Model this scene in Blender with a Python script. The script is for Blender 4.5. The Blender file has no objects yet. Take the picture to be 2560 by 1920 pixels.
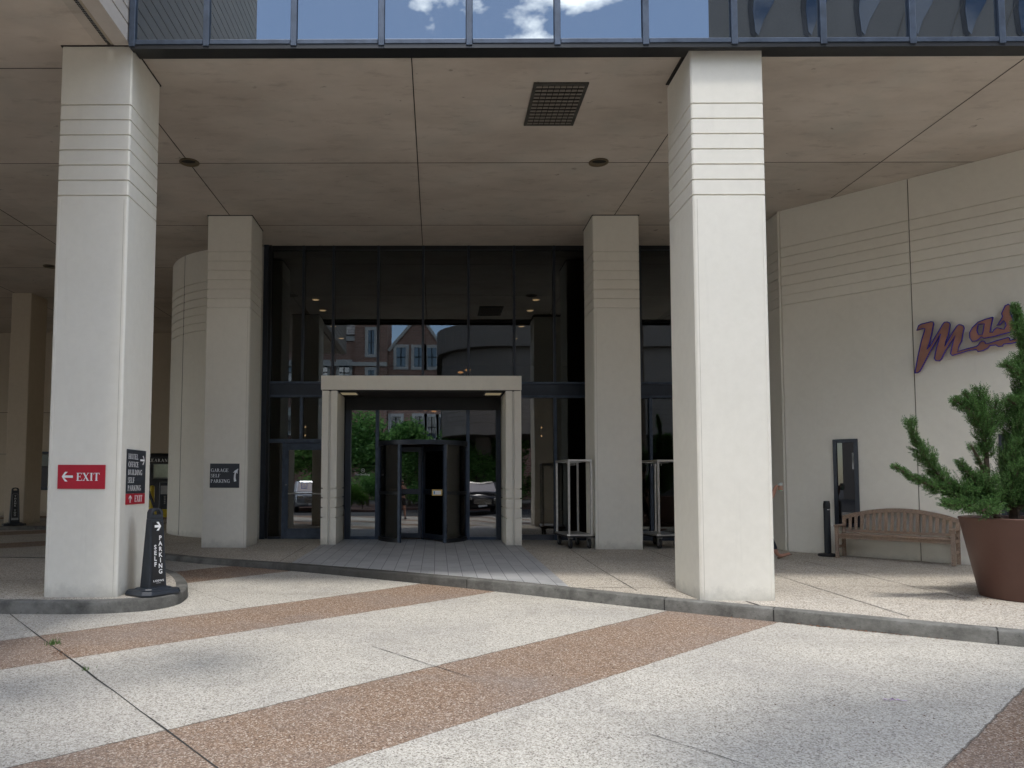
import bpy, bmesh, math, random
from mathutils import Vector, Matrix
from mathutils.geometry import tessellate_polygon
random.seed(11)
R = math.radians
scene = bpy.context.scene
COL = scene.collection

# ------------------------------------------------------------------ materials
class NT:
    def __init__(s, name):
        s.m = bpy.data.materials.new(name); s.m.use_nodes = True
        s.t = s.m.node_tree; s.n = s.t.nodes; s.l = s.t.links
        s.b = s.n['Principled BSDF']; s.out = s.n['Material Output']
        s.tc = s.n.new('ShaderNodeTexCoord')
    def node(s, kind, **kw):
        n = s.n.new('ShaderNode' + kind)
        for k, v in kw.items():
            if k.startswith('_'): setattr(n, k[1:], v)
            else: n.inputs[k.replace('_', ' ')].default_value = v
        return n
    def link(s, a, b): s.l.new(a, b)
    def noise(s, scale, detail=4, rough=.55, vec=None, stretch=None):
        n = s.node('TexNoise'); n.inputs['Scale'].default_value = scale
        n.inputs['Detail'].default_value = detail; n.inputs['Roughness'].default_value = rough
        v = vec or s.tc.outputs['Object']
        if stretch:
            mp = s.node('Mapping'); mp.inputs['Scale'].default_value = stretch
            s.link(v, mp.inputs['Vector']); v = mp.outputs['Vector']
        s.link(v, n.inputs['Vector']); return n.outputs['Fac']
    def ramp(s, fac, stops):
        r = s.node('ValToRGB'); cr = r.color_ramp
        while len(cr.elements) < len(stops): cr.elements.new(.5)
        for e, (p, c) in zip(cr.elements, stops):
            e.position = p; e.color = (*c, 1) if len(c) == 3 else c
        s.link(fac, r.inputs['Fac']); return r.outputs['Color']
    def mix(s, fac, a, b, mode='MIX'):
        n = s.node('Mix', _data_type='RGBA', _blend_type=mode)
        for sock, v in ((n.inputs[0], fac), (n.inputs[6], a), (n.inputs[7], b)):
            if hasattr(v, 'is_linked'): s.link(v, sock)
            elif isinstance(v, (tuple, list)): sock.default_value = (*v, 1)
            else: sock.default_value = v
        return n.outputs[2]
    def math(s, op, a, b=None):
        n = s.node('Math', _operation=op)
        for i, v in enumerate((a, b)):
            if v is None: continue
            if hasattr(v, 'is_linked'): s.link(v, n.inputs[i])
            else: n.inputs[i].default_value = v
        return n.outputs[0]
    def bump(s, h, strength=.3, dist=.01):
        b = s.node('Bump'); b.inputs['Strength'].default_value = strength
        b.inputs['Distance'].default_value = dist
        s.link(h, b.inputs['Height']); s.link(b.outputs['Normal'], s.b.inputs['Normal'])
    def col(s, c):
        if hasattr(c, 'is_linked'): s.link(c, s.b.inputs['Base Color'])
        else: s.b.inputs['Base Color'].default_value = (*c, 1)
    def set(s, rough=.6, metal=0, spec=.5):
        s.b.inputs['Roughness'].default_value = rough; s.b.inputs['Metallic'].default_value = metal
        s.b.inputs['Specular IOR Level'].default_value = spec

def simple(name, c, rough=.55, metal=0, spec=.5, var=.12, scale=6, bump=0, bscale=80):
    t = NT(name); t.set(rough, metal, spec)
    n = t.noise(scale, 5)
    d = tuple(x * (1 - var) for x in c); l = tuple(min(1, x * (1 + var)) for x in c)
    t.col(t.ramp(n, [(.3, d), (.7, l)]))
    if bump: t.bump(t.noise(bscale, 4), bump, .004)
    return t.m

def stucco(name, base, grime=True):
    t = NT(name); t.set(.85, 0, .25)
    n1 = t.noise(1.1, 5, .6); n2 = t.noise(9, 6, .6)
    c = t.ramp(n1, [(.3, tuple(x * .965 for x in base)), (.7, tuple(x * 1.02 for x in base))])
    c2 = t.mix(.06, c, t.ramp(n2, [(.35, (.35, .33, .3)), (.65, (.8, .78, .74))]))
    # small pits
    v = t.node('TexVoronoi', _feature='F1'); v.inputs['Scale'].default_value = 9
    t.link(t.tc.outputs['Object'], v.inputs['Vector'])
    pit = t.ramp(v.outputs['Distance'], [(.0, (1, 1, 1)), (.045, (0, 0, 0))])
    pm = t.math('MULTIPLY', pit, t.ramp(t.noise(3.1, 2), [(.55, (0, 0, 0)), (.62, (.55, .55, .55))]))
    c3 = t.mix(pm, c2, tuple(x * .35 for x in base))
    st = t.noise(2.2, 6, .7, stretch=(3.5, 3.5, .25))
    c4 = t.mix(t.ramp(st, [(.6, (0, 0, 0)), (.85, (.30, .30, .30))]), c3, tuple(x * .72 for x in base))
    if grime:
        sx = t.node('SeparateXYZ'); t.link(t.tc.outputs['Object'], sx.inputs[0])
        low = t.ramp(t.math('ADD', sx.outputs[2], t.math('MULTIPLY', t.noise(7, 6, .75), .28)), [(.13, (.75, .75, .75)), (.30, (0, 0, 0))])
        c4 = t.mix(low, c4, tuple(x * .55 for x in base))
    t.col(c4); t.bump(t.noise(230, 3, .7), .35, .003)
    return t.m

M = {}
M['stucco'] = stucco('painted_stucco', (.79, .76, .675))
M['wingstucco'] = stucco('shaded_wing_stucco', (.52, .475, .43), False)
M['stucco_far'] = stucco('tan_stucco', (.56, .48, .37))  # darker tan tone for the far surfaces
M['portal'] = stucco('portal_concrete', (.86, .81, .70))
M['beadline'] = simple('bead_gap_shadow', (.50, .47, .40), .9)  # tone stands for the shadow line in the bead gap
M['groove'] = simple('groove_shadow_sealant', (.16, .14, .11), .9)

def soffit_mat():
    t = NT('soffit_plaster'); t.set(.9, 0, .2)
    a = t.noise(.55, 6, .62, stretch=(.8, 1.5, 1)); b = t.noise(2.6, 7, .7, stretch=(.6, 1.8, 1))
    c = t.ramp(a, [(.28, (.48, .415, .355)), (.5, (.60, .53, .46)), (.72, (.68, .61, .54))])
    g = t.mix(t.ramp(t.noise(.9, 5, .6), [(.5, (0, 0, 0)), (.72, (.45, .45, .45))]), c, (.45, .445, .40))
    d = t.mix(t.ramp(b, [(.54, (0, 0, 0)), (.74, (.6, .6, .6))]), g, (.34, .285, .24))
    v = t.node('TexVoronoi', _feature='F1'); v.inputs['Scale'].default_value = 1.7
    mp = t.node('Mapping'); mp.inputs['Scale'].default_value = (1, 2.2, 1)
    nz = t.node('TexNoise'); nz.inputs['Scale'].default_value = 6; nz.inputs['Detail'].default_value = 5
    t.link(t.tc.outputs['Object'], nz.inputs['Vector'])
    add = t.node('VectorMath', _operation='MULTIPLY_ADD'); t.link(nz.outputs['Color'], add.inputs[0])
    add.inputs[1].default_value = (.28, .28, .28); t.link(t.tc.outputs['Object'], add.inputs[2])
    t.link(add.outputs[0], mp.inputs['Vector']); t.link(mp.outputs[0], v.inputs['Vector'])
    sp = t.ramp(v.outputs['Distance'], [(0, (.75, .75, .75)), (.09, (0, 0, 0))])
    sx = t.node('SeparateXYZ'); t.link(t.tc.outputs['Object'], sx.inputs[0])
    cb = t.node('CombineXYZ'); t.link(t.math('FLOOR', t.math('DIVIDE', t.math('ADD', sx.outputs[0], .335), 3.9)), cb.inputs[0])
    t.link(t.math('FLOOR', t.math('DIVIDE', sx.outputs[1], 2.99)), cb.inputs[1])
    wn = t.node('TexWhiteNoise', _noise_dimensions='3D'); t.link(cb.outputs[0], wn.inputs['Vector'])
    pn = t.mix(1.0, d, t.ramp(wn.outputs['Value'], [(0, (.87, .88, .88)), (1, (1, 1, 1))]), 'MULTIPLY')
    t.col(t.mix(sp, pn, (.12, .10, .085)))
    t.bump(t.noise(60, 4, .7), .2, .004)
    return t.m
M['soffit'] = soffit_mat()
M['joint'] = simple('dark_joint', (.035, .032, .03), .95)

def pebbles(t, scale):
    v = t.node('TexVoronoi', _feature='F1'); v.inputs['Scale'].default_value = scale
    t.link(t.tc.outputs['Object'], v.inputs['Vector'])
    sep = t.node('SeparateColor'); t.link(v.outputs['Color'], sep.inputs[0])
    v2 = t.node('TexVoronoi', _feature='F1'); v2.inputs['Scale'].default_value = scale * .57
    t.link(t.tc.outputs['Object'], v2.inputs['Vector'])
    sep2 = t.node('SeparateColor'); t.link(v2.outputs['Color'], sep2.inputs[0])
    return v, sep, sep2

def drive_mat():
    t = NT('exposed_aggregate_paving'); t.set(.9, 0, .2)
    v, sep, sep2 = pebbles(t, 135)
    fac = t.math('ADD', t.math('MULTIPLY', sep.outputs[0], .62), t.math('MULTIPLY', sep2.outputs[1], .38))
    white = t.ramp(fac, [(.10, (.15, .13, .11)), (.28, (.335, .305, .26)), (.5, (.455, .425, .365)), (.88, (.63, .60, .535))])
    brown = t.ramp(fac, [(.12, (.095, .062, .045)), (.33, (.18, .12, .083)), (.58, (.275, .182, .12)), (.72, (.345, .26, .195)), (.9, (.52, .46, .39))])
    xyz = t.node('SeparateXYZ'); t.link(t.tc.outputs['Object'], xyz.inputs[0])
    wob = t.math('MULTIPLY', t.math('SUBTRACT', t.noise(7, 4), .5), .05)
    c = t.math('ADD', t.math('SUBTRACT', xyz.outputs[1], t.math('MULTIPLY', xyz.outputs[0], .92)), wob)
    ph = t.math('FLOORED_MODULO', t.math('SUBTRACT', c, 4.67), 4.67)
    mask = t.math('LESS_THAN', ph, 1.57)
    edge = t.math('ADD', t.math('LESS_THAN', t.math('ABSOLUTE', t.math('SUBTRACT', ph, 1.57)), .010),
                  t.math('LESS_THAN', ph, .006))
    base = t.mix(mask, white, brown)
    # big blotches, tyre grime, lighter worn areas
    g1 = t.noise(.5, 5, .6); g2 = t.noise(2.3, 6, .65)
    base = t.mix(t.ramp(g1, [(.45, (0, 0, 0)), (.75, (.42, .42, .42))]), base, (.20, .19, .19))
    base = t.mix(t.ramp(g2, [(.55, (0, 0, 0)), (.8, (.35, .35, .35))]), base, (.17, .15, .13))
    base = t.mix(t.math('MULTIPLY', edge, .6), base, (.05, .045, .04))
    gv = t.node('TexVoronoi', _feature='F1'); gv.inputs['Scale'].default_value = 1.3; t.link(t.tc.outputs['Object'], gv.inputs['Vector'])
    gum = t.math('MULTIPLY', t.ramp(gv.outputs['Distance'], [(.018, (1, 1, 1)), (.03, (0, 0, 0))]), t.ramp(t.noise(2.2, 2), [(.5, (0, 0, 0)), (.56, (.7, .7, .7))]))
    base = t.mix(gum, base, (.10, .09, .08))
    tyre = t.ramp(t.noise(1.0, 5, .6, stretch=(.25, 1.6, 1)), [(.55, (0, 0, 0)), (.75, (.30, .30, .30))])
    base = t.mix(tyre, base, (.22, .20, .18))
    far = t.math('LESS_THAN', xyz.outputs[1], -3.0)
    asph = t.ramp(t.noise(60, 3), [(.3, (.04, .04, .042)), (.7, (.09, .09, .09))])
    t.col(t.mix(far, base, asph))
    t.bump(v.outputs['Distance'], .35, .004)
    return t.m
M['drive'] = drive_mat()

def walk_mat():
    t = NT('pale_aggregate_sidewalk'); t.set(.9, 0, .2)
    v, sep, sep2 = pebbles(t, 115)
    fac = t.math('ADD', t.math('MULTIPLY', sep.outputs[0], .6), t.math('MULTIPLY', sep2.outputs[1], .4))
    c = t.ramp(fac, [(.1, (.14, .12, .10)), (.32, (.33, .29, .24)), (.55, (.47, .425, .355)), (.9, (.68, .63, .55))])
    g = t.mix(t.ramp(t.noise(.8, 5, .6), [(.42, (0, 0, 0)), (.75, (.40, .40, .40))]), c, (.24, .22, .20))
    g = t.mix(t.ramp(t.noise(3.6, 6, .6), [(.56, (0, 0, 0)), (.8, (.3, .3, .3))]), g, (.36, .27, .19))
    t.col(g); t.bump(v.outputs['Distance'], .3, .003)
    return t.m
M['walk'] = walk_mat()

def tile_mat():
    t = NT('grey_paver_tiles'); t.set(.55, 0, .4)
    br = t.node('TexBrick', _offset=0.5, _offset_frequency=2)
    for k, v in (('Scale', 1), ('Mortar Size', .006), ('Mortar Smooth', .3), ('Bias', 0), ('Brick Width', .60), ('Row Height', .205)):
        br.inputs[k].default_value = v
    br.inputs['Color1'].default_value = (.33, .33, .335, 1); br.inputs['Color2'].default_value = (.40, .40, .40, 1)
    br.inputs['Mortar'].default_value = (.09, .09, .09, 1)
    mp = t.node('Mapping'); mp.inputs['Rotation'].default_value = (0, 0, R(90)); mp.inputs['Location'].default_value = (.1, .03, 0)
    t.link(t.tc.outputs['Object'], mp.inputs['Vector']); t.link(mp.outputs[0], br.inputs['Vector'])
    n = t.noise(1.4, 6, .65)
    c = t.mix(t.ramp(n, [(.5, (0, 0, 0)), (.8, (.5, .5, .5))]), br.outputs['Color'], (.12, .12, .125))
    t.col(t.mix(.12, c, t.ramp(t.noise(55, 3), [(.3, (.1, .1, .1)), (.7, (.6, .6, .6))])))
    return t.m
M['tile'] = tile_mat()

def kerb_mat():
    t = NT('worn_grey_kerb_concrete'); t.set(.85, 0, .25)
    n = t.noise(3.2, 7, .7); n2 = t.noise(24, 5, .7)
    c = t.ramp(n, [(.3, (.075, .073, .066)), (.52, (.165, .16, .145)), (.75, (.25, .245, .225))])
    c = t.mix(t.ramp(n2, [(.6, (0, 0, 0)), (.72, (.8, .8, .8))]), c, (.05, .048, .042))
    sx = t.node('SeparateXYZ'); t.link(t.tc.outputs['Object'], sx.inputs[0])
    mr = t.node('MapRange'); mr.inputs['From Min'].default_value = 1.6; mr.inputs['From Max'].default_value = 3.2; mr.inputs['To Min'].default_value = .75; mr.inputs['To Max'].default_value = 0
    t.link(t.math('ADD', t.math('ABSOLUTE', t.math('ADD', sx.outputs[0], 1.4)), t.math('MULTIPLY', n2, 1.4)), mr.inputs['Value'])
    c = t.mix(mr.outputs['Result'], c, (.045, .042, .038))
    t.col(c); t.bump(t.math('ADD', n, n2), .7, .012)
    return t.m
M['kerb'] = kerb_mat()

M['bronze'] = simple('dark_blue_grey_aluminium', (.030, .037, .050), .38, .35, .5, .15, 4)
M['bandframe'] = simple('oxidised_blue_aluminium', (.055, .073, .105), .42, .35, .5, .3, 7)
M['black'] = simple('black_metal', (.012, .013, .015), .4)
M['blackplastic'] = simple('black_moulded_plastic', (.017, .022, .030), .42, 0, .5, .2, 12)
M['alu'] = simple('brushed_aluminium', (.52, .51, .49), .38, .75, .5, .12, 14)
M['rubber'] = simple('black_rubber', (.014, .014, .015), .7)
M['steel'] = simple('galvanised_steel', (.35, .35, .35), .4, .7)
M['deckplate'] = simple('grey_deck_carpet', (.10, .105, .11), .8)
M['terracotta'] = simple('matte_brown_planter', (.105, .050, .037), .5, 0, .45, .08, 3, .05, 60)
M['soil'] = simple('bark_soil', (.05, .035, .025), .95, var=.4, scale=30, bump=.8, bscale=40)
M['white'] = simple('white_vinyl', (.80, .80, .80), .5, var=.03)
M['paleblue'] = simple('pale_vinyl', (.78, .82, .86), .5, var=.03)
M['red'] = simple('red_sign_panel', (.44, .012, .03), .4, var=.08)
M['slate'] = simple('dark_slate_sign_panel', (.032, .038, .048), .42, var=.1)
M['signblack'] = simple('black_sign_face', (.010, .011, .014), .35, var=.1)
M['yellow'] = simple('yellow_safety_paint', (.62, .47, .02), .5)
M['gold'] = simple('brass_plaque', (.55, .38, .12), .35, .8)
M['skin'] = simple('skin', (.46, .25, .18), .55, 0, .4, .06, 20)
M['jeans'] = simple('dark_navy_denim', (.012, .014, .03), .8, var=.2, scale=40)
M['shirt'] = simple('black_cotton', (.02, .02, .022), .85)
M['hair'] = simple('brown_hair', (.05, .03, .02), .6)
M['leather'] = simple('tan_leather', (.18, .11, .07), .6)
M['cupplastic'] = simple('clear_cup_plastic', (.55, .62, .6), .15)
M['drink'] = simple('pale_green_drink', (.30, .55, .42), .3)
M['signbrown'] = simple('faded_terracotta_sign_face', (.36, .165, .115), .6, var=.22, scale=4)
M['neon'] = simple('unlit_blue_neon_tube', (.03, .03, .34), .25)
M['grilledark'] = simple('rusty_dark_grille_metal', (.07, .068, .06), .6, .2, var=.3)
M['brass'] = simple('aged_bronze_trim', (.16, .125, .075), .5, .4)
M['slot'] = simple('unlit_recess', (.02, .018, .015), .8)
M['lobby'] = simple('shade_toned_lobby_plaster', (.035, .032, .03), .8)  # darkness of the interior is put into the wall colour
M['lobbyfloor'] = simple('shade_toned_lobby_stone', (.03, .028, .028), .3)  # floor colour darkened likewise for the dim interior
M['bark'] = simple('rough_bark', (.09, .065, .045), .95, var=.35, scale=25, bump=.8, bscale=30)
M['mulch'] = simple('red_brown_mulch', (.10, .055, .045), .95, var=.35, scale=12, bump=.8, bscale=20)
M['carblack'] = simple('black_car_paint', (.01, .01, .012), .15, 0, .6)
M['carsilver'] = simple('silver_car_paint', (.42, .46, .50), .2, .5, .6)
M['chrome'] = simple('chrome', (.6, .6, .6), .15, 1)
M['paper'] = simple('printed_notice', (.7, .7, .66), .6)
M['concrete_tan'] = stucco('tan_precast', (.19, .165, .145), False)
M['concrete_grey'] = stucco('grey_precast', (.15, .14, .13), False)
M['limestone'] = simple('pale_limestone_trim', (.55, .55, .53), .8)
M['dryleaf'] = simple('dry_leaf_litter', (.17, .075, .035), .9, var=.4, scale=30)
M['petal'] = simple('purple_white_petals', (.55, .42, .60), .7, var=.3, scale=90)
M['grass'] = simple('green_weed', (.07, .14, .03), .8, var=.3, scale=40)

def wood_mat():
    t = NT('weathered_teak'); t.set(.75, 0, .3)
    n = t.noise(5, 7, .7, stretch=(1, 12, 12)); n2 = t.noise(2.5, 4)
    c = t.ramp(n, [(.28, (.09, .058, .04)), (.5, (.34, .235, .165)), (.75, (.48, .37, .285))])
    t.col(t.mix(t.ramp(n2, [(.42, (0, 0, 0)), (.72, (.6, .6, .6))]), c, (.23, .20, .185)))
    t.bump(n, .3, .004); return t.m
M['wood'] = wood_mat()

def leaf_mat(name, a, b, c, tr=.25):
    t = NT(name); t.set(.6, 0, .3)
    oi = t.node('ObjectInfo'); geo = t.node('NewGeometry')
    n = t.noise(3.5, 4)
    f = t.math('ADD', t.math('MULTIPLY', geo.outputs['Random Per Island'], .6), t.math('MULTIPLY', n, .4))
    cc = t.ramp(f, [(.2, a), (.5, b), (.8, c)])
    t.col(cc)
    tl = t.node('BsdfTranslucent'); t.link(cc, tl.inputs['Color'])
    mx = t.node('MixShader'); mx.inputs[0].default_value = tr
    t.link(t.b.outputs[0], mx.inputs[1]); t.link(tl.outputs[0], mx.inputs[2]); t.link(mx.outputs[0], t.out.inputs[0])
    return t.m
M['juniper'] = leaf_mat('juniper_foliage', (.045, .07, .025), (.07, .165, .045), (.17, .32, .09), .3)
M['treeleaf'] = leaf_mat('broad_green_foliage', (.07, .16, .05), (.16, .33, .095), (.28, .50, .16), .45)
M['shrubleaf'] = leaf_mat('bright_shrub_foliage', (.06, .14, .02), (.12, .25, .04), (.2, .36, .08))

def glass_mat(name, refl, tint, wave=.0, wscale=.7, rtint=(1, 1, 1), smudge=0, opaque=False):
    t = NT(name); t.n.remove(t.b)
    gl = t.node('BsdfGlossy', Roughness=0.0)
    gl.inputs['Color'].default_value = (*rtint, 1)
    if opaque:
        tr = t.node('BsdfDiffuse'); tr.inputs['Color'].default_value = (*tint, 1)
    else:
        tr = t.node('BsdfTransparent'); tr.inputs['Color'].default_value = (*tint, 1)
    lw = t.node('LayerWeight', Blend=.25)
    f = t.math('ADD', t.math('MULTIPLY', lw.outputs['Fresnel'], .5), refl)
    mx = t.node('MixShader'); t.link(f, mx.inputs[0]); t.link(tr.outputs[0], mx.inputs[1]); t.link(gl.outputs[0], mx.inputs[2])
    last = mx.outputs[0]
    if smudge:
        df = t.node('BsdfDiffuse'); df.inputs['Color'].default_value = (.55, .62, .72, 1)
        n = t.noise(2.2, 7, .75, stretch=(1.5, 1, .6))
        sm = t.ramp(n, [(.42, (smudge * .4,) * 3), (.72, (smudge,) * 3)])
        m2 = t.node('MixShader'); t.link(sm, m2.inputs[0]); t.link(last, m2.inputs[1]); t.link(df.outputs[0], m2.inputs[2])
        last = m2.outputs[0]
    if wave:
        b = t.node('Bump'); b.inputs['Strength'].default_value = wave; b.inputs['Distance'].default_value = .02
        h = t.noise(wscale, 1, .3, stretch=(1, 1, 1.6)); t.link(h, b.inputs['Height']); t.link(b.outputs[0], gl.inputs['Normal'])
    t.link(last, t.out.inputs[0]); return t.m
M['glass'] = glass_mat('tinted_facade_glass', .092, (.38, .40, .42), .03, .8, (.88, .96, 1.0))
M['glasswavy'] = glass_mat('warped_facade_glass', .18, (.42, .42, .42), .045, 1.7)
M['doorglass'] = glass_mat('door_glass', .20, (.40, .40, .40))
M['curvedglass'] = glass_mat('dark_curved_glass', .10, (.2, .2, .2))
M['bandglass'] = glass_mat('blue_mirror_glass', .22, (.005, .008, .014), .012, .5, (.88, .96, 1.0), .035, True)
M['darkglass'] = glass_mat('dark_opaque_glazing', .07, (.012, .012, .013), 0, 1, (1, 1, 1), 0, True)
M['carglass'] = glass_mat('car_glass', .25, (.01, .01, .012), 0, 1, (1, 1, 1), 0, True)
M['towerglass'] = glass_mat('dark_blue_window_glass', .04, (.02, .05, .11), 0, 1, (1, 1, 1), 0, True)
M['entryglass'] = glass_mat('clearer_entrance_glass', .20, (.40, .42, .44), .03, .8, (.92, .98, 1.0))
M['winglass'] = glass_mat('blueish_window_glass', .2, (.05, .07, .09), 0, 1, (1, 1, 1), 0, True)

def emis(name, c, s):
    t = NT(name); t.n.remove(t.b); e = t.node('Emission'); e.inputs[0].default_value = (*c, 1); e.inputs[1].default_value = s
    t.link(e.outputs[0], t.out.inputs[0]); return t.m
M['warm'] = emis('warm_lamp', (1, .62, .28), 1.1)
M['amber'] = emis('amber_lamp', (1, .42, .12), 1.0)
M['fluo'] = emis('fluorescent_lamp', (.85, 1, .8), 2.5)
M['portlamp'] = emis('dim_portal_lamp', (1, .82, .5), .09)

def brick_mat():
    t = NT('red_brick'); t.set(.9, 0, .2)
    br = t.node('TexBrick')
    for k, v in (('Scale', 1), ('Mortar Size', .018), ('Brick Width', .5), ('Row Height', .17)): br.inputs[k].default_value = v
    br.inputs['Color1'].default_value = (.36, .205, .16, 1); br.inputs['Color2'].default_value = (.25, .145, .115, 1)
    br.inputs['Mortar'].default_value = (.4, .33, .28, 1)
    mp = t.node('Mapping'); mp.inputs['Rotation'].default_value = (R(90), 0, 0)
    t.link(t.tc.outputs['Object'], mp.inputs['Vector']); t.link(mp.outputs[0], br.inputs['Vector'])
    t.col(br.outputs['Color']); return t.m
M['brick'] = brick_mat()
def slate_mat():
    t = NT('slate_roof'); t.set(.6)
    br = t.node('TexBrick')
    for k, v in (('Scale', 1), ('Mortar Size', .03), ('Brick Width', .6), ('Row Height', .4)): br.inputs[k].default_value = v
    br.inputs['Color1'].default_value = (.16, .16, .17, 1); br.inputs['Color2'].default_value = (.5, .47, .46, 1)
    br.inputs['Mortar'].default_value = (.05, .05, .05, 1)
    mp = t.node('Mapping'); mp.inputs['Rotation'].default_value = (R(90), 0, 0)
    t.link(t.tc.outputs['Object'], mp.inputs['Vector']); t.link(mp.outputs[0], br.inputs['Vector'])
    t.col(br.outputs['Color']); return t.m
M['slateroof'] = slate_mat()

# ------------------------------------------------------------------ builders
class MB:
    def __init__(s, xf=None): s.v = []; s.f = []; s.mi = []; s.m = 0; s.xf = xf or Matrix()
    def add(s, vs, fs):
        o = len(s.v)
        for p in vs: s.v.append(tuple(s.xf @ Vector(p)))
        for f in fs: s.f.append(tuple(i + o for i in f)); s.mi.append(s.m)
    def box(s, x0, x1, y0, y1, z0, z1):
        s.add([(x0,y0,z0),(x1,y0,z0),(x1,y1,z0),(x0,y1,z0),(x0,y0,z1),(x1,y0,z1),(x1,y1,z1),(x0,y1,z1)],
              [(0,3,2,1),(4,5,6,7),(0,1,5,4),(1,2,6,5),(2,3,7,6),(3,0,4,7)])
        return s
    def bar(s, a, b, w, h=None, up=(0,0,1)):
        "box beam from a to b, w across, h along up"
        h = h or w; a = Vector(a); b = Vector(b); d = (b - a).normalized(); u = Vector(up)
        if abs(d.dot(u)) > .98: u = Vector((0,1,0))
        x = d.cross(u).normalized(); y = x.cross(d).normalized()
        vs = [p + x*i*w/2 + y*j*h/2 for p in (a, b) for i, j in ((-1,-1),(1,-1),(1,1),(-1,1))]
        s.add(vs, [(0,1,2,3),(7,6,5,4),(0,4,5,1),(1,5,6,2),(2,6,7,3),(3,7,4,0)]); return s
    def tube(s, pts, r, n=8, cap=True):
        pts = [Vector(p) for p in pts]; rs = r if isinstance(r, (list, tuple)) else [r]*len(pts)
        vs = []; fs = []; ref = None
        for i, p in enumerate(pts):
            d = (pts[min(i+1, len(pts)-1)] - pts[max(i-1, 0)])
            d = d.normalized() if d.length > 1e-9 else Vector((0,0,1))
            if ref is None: ref = Vector((0,0,1)) if abs(d.z) < .9 else Vector((0,1,0))
            x = d.cross(ref)
            x = x.normalized() if x.length > 1e-6 else d.orthogonal().normalized()
            y = x.cross(d).normalized(); ref = y
            for k in range(n):
                a = 2*math.pi*k/n; vs.append(p + x*math.cos(a)*rs[i] + y*math.sin(a)*rs[i])
        for i in range(len(pts)-1):
            for k in range(n):
                a = i*n+k; b = i*n+(k+1) % n; fs.append((a, b, b+n, a+n))
        if cap: fs.append(tuple(range(n-1, -1, -1))); fs.append(tuple(range((len(pts)-1)*n, len(pts)*n)))
        s.add(vs, fs); return s
    def lathe(s, prof, c=(0,0,0), n=32, a0=0, a1=360):
        full = abs(a1-a0) >= 360; m = n if full else n+1; vs = []; fs = []
        for k in range(m):
            a = R(a0 + (a1-a0)*k/n)
            for r, z in prof: vs.append((c[0]+r*math.cos(a), c[1]+r*math.sin(a), c[2]+z))
        L = len(prof)
        for k in range(n):
            k2 = (k+1) % m
            for j in range(L-1): fs.append((k*L+j, k2*L+j, k2*L+j+1, k*L+j+1))
        s.add(vs, fs); return s
    def rings(s, rings):
        n = len(rings[0]); vs = [p for r in rings for p in r]; fs = []
        for i in range(len(rings)-1):
            for k in range(n): a = i*n+k; b = i*n+(k+1) % n; fs.append((a, b, b+n, a+n))
        fs.append(tuple(range(n-1, -1, -1))); fs.append(tuple(range((len(rings)-1)*n, len(rings)*n)))
        s.add(vs, fs); return s
    def sweep(s, prof, p0, d, nrm, L, up=(0,0,1)):
        "closed profile (a along nrm, b along up) extruded along d by L"
        p0 = Vector(p0); d = Vector(d); nrm = Vector(nrm); up = Vector(up)
        s.rings([[p0 + nrm*a + up*b + d*t for a, b in prof] for t in (0, L)]); return s
    def poly(s, outer, holes, fn, t):
        "outline with holes in 2D, placed by fn(u, v, w), thickness t"
        loops = [outer] + holes
        tri = tessellate_polygon([[Vector((x, y, 0)) for x, y in l] for l in loops])
        flat = [p for l in loops for p in l]; n = len(flat)
        vs = [fn(x, y, 0) for x, y in flat] + [fn(x, y, t) for x, y in flat]
        fs = [tuple(f) for f in tri] + [tuple(i+n for i in reversed(f)) for f in tri]
        o = 0
        for l in loops:
            for k in range(len(l)): a = o+k; b = o+(k+1) % len(l); fs.append((a, b, b+n, a+n))
            o += len(l)
        s.add(vs, fs); return s
    def build(s, name, mat, parent=None, bevel=0, smooth=False, loc=None):
        me = bpy.data.meshes.new(name); me.from_pydata(s.v, [], s.f)
        for m in (mat if isinstance(mat, (list, tuple)) else [mat]): me.materials.append(m)
        if len(me.materials) > 1: me.polygons.foreach_set('material_index', s.mi)
        bm = bmesh.new(); bm.from_mesh(me); bmesh.ops.recalc_face_normals(bm, faces=bm.faces)
        bm.to_mesh(me); bm.free()
        if smooth:
            me.polygons.foreach_set('use_smooth', [True]*len(me.polygons))
            try: me.set_sharp_from_angle(angle=R(40))
            except Exception: pass
        o = bpy.data.objects.new(name, me); COL.objects.link(o)
        if parent is not None:
            o.parent = parent
            me.transform(Matrix.Translation(-WL[parent.name])); WL[o.name] = WL[parent.name].copy()
        elif loc is not None:
            me.transform(Matrix.Translation(-Vector(loc))); o.location = loc; WL[o.name] = Vector(loc)
        else: WL[o.name] = Vector((0,0,0))
        if bevel:
            b = o.modifiers.new('edge', 'BEVEL'); b.width = bevel; b.segments = 2; b.limit_method = 'ANGLE'; b.angle_limit = R(40)
        return o
WL = {}   # where each object's origin stands, so parts written in world metres land on it

def tag(o, label, cat, group=None):
    o['label'] = label; o['category'] = cat
    if group: o['group'] = group
    return o
def thing(name, label, cat, group=None, loc=(0,0,0)):
    o = bpy.data.objects.new(name, None); COL.objects.link(o); o.location = loc
    WL[o.name] = Vector(loc); o.empty_display_size = .2
    return tag(o, label, cat, group)
def structure(o): o['kind'] = 'structure'; return o
def copy_tree(o, loc, rz=None, label=None):
    def rec(s, par):
        c = s.copy(); COL.objects.link(c)
        if par is not None: c.parent = par
        for ch in s.children: rec(ch, c)
        return c
    c = rec(o, None); c.location = loc
    if rz is not None: c.rotation_euler = (0, 0, rz)
    if label: c['label'] = label
    return c
def sub_label(o, text): o['label'] = text; return o

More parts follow.
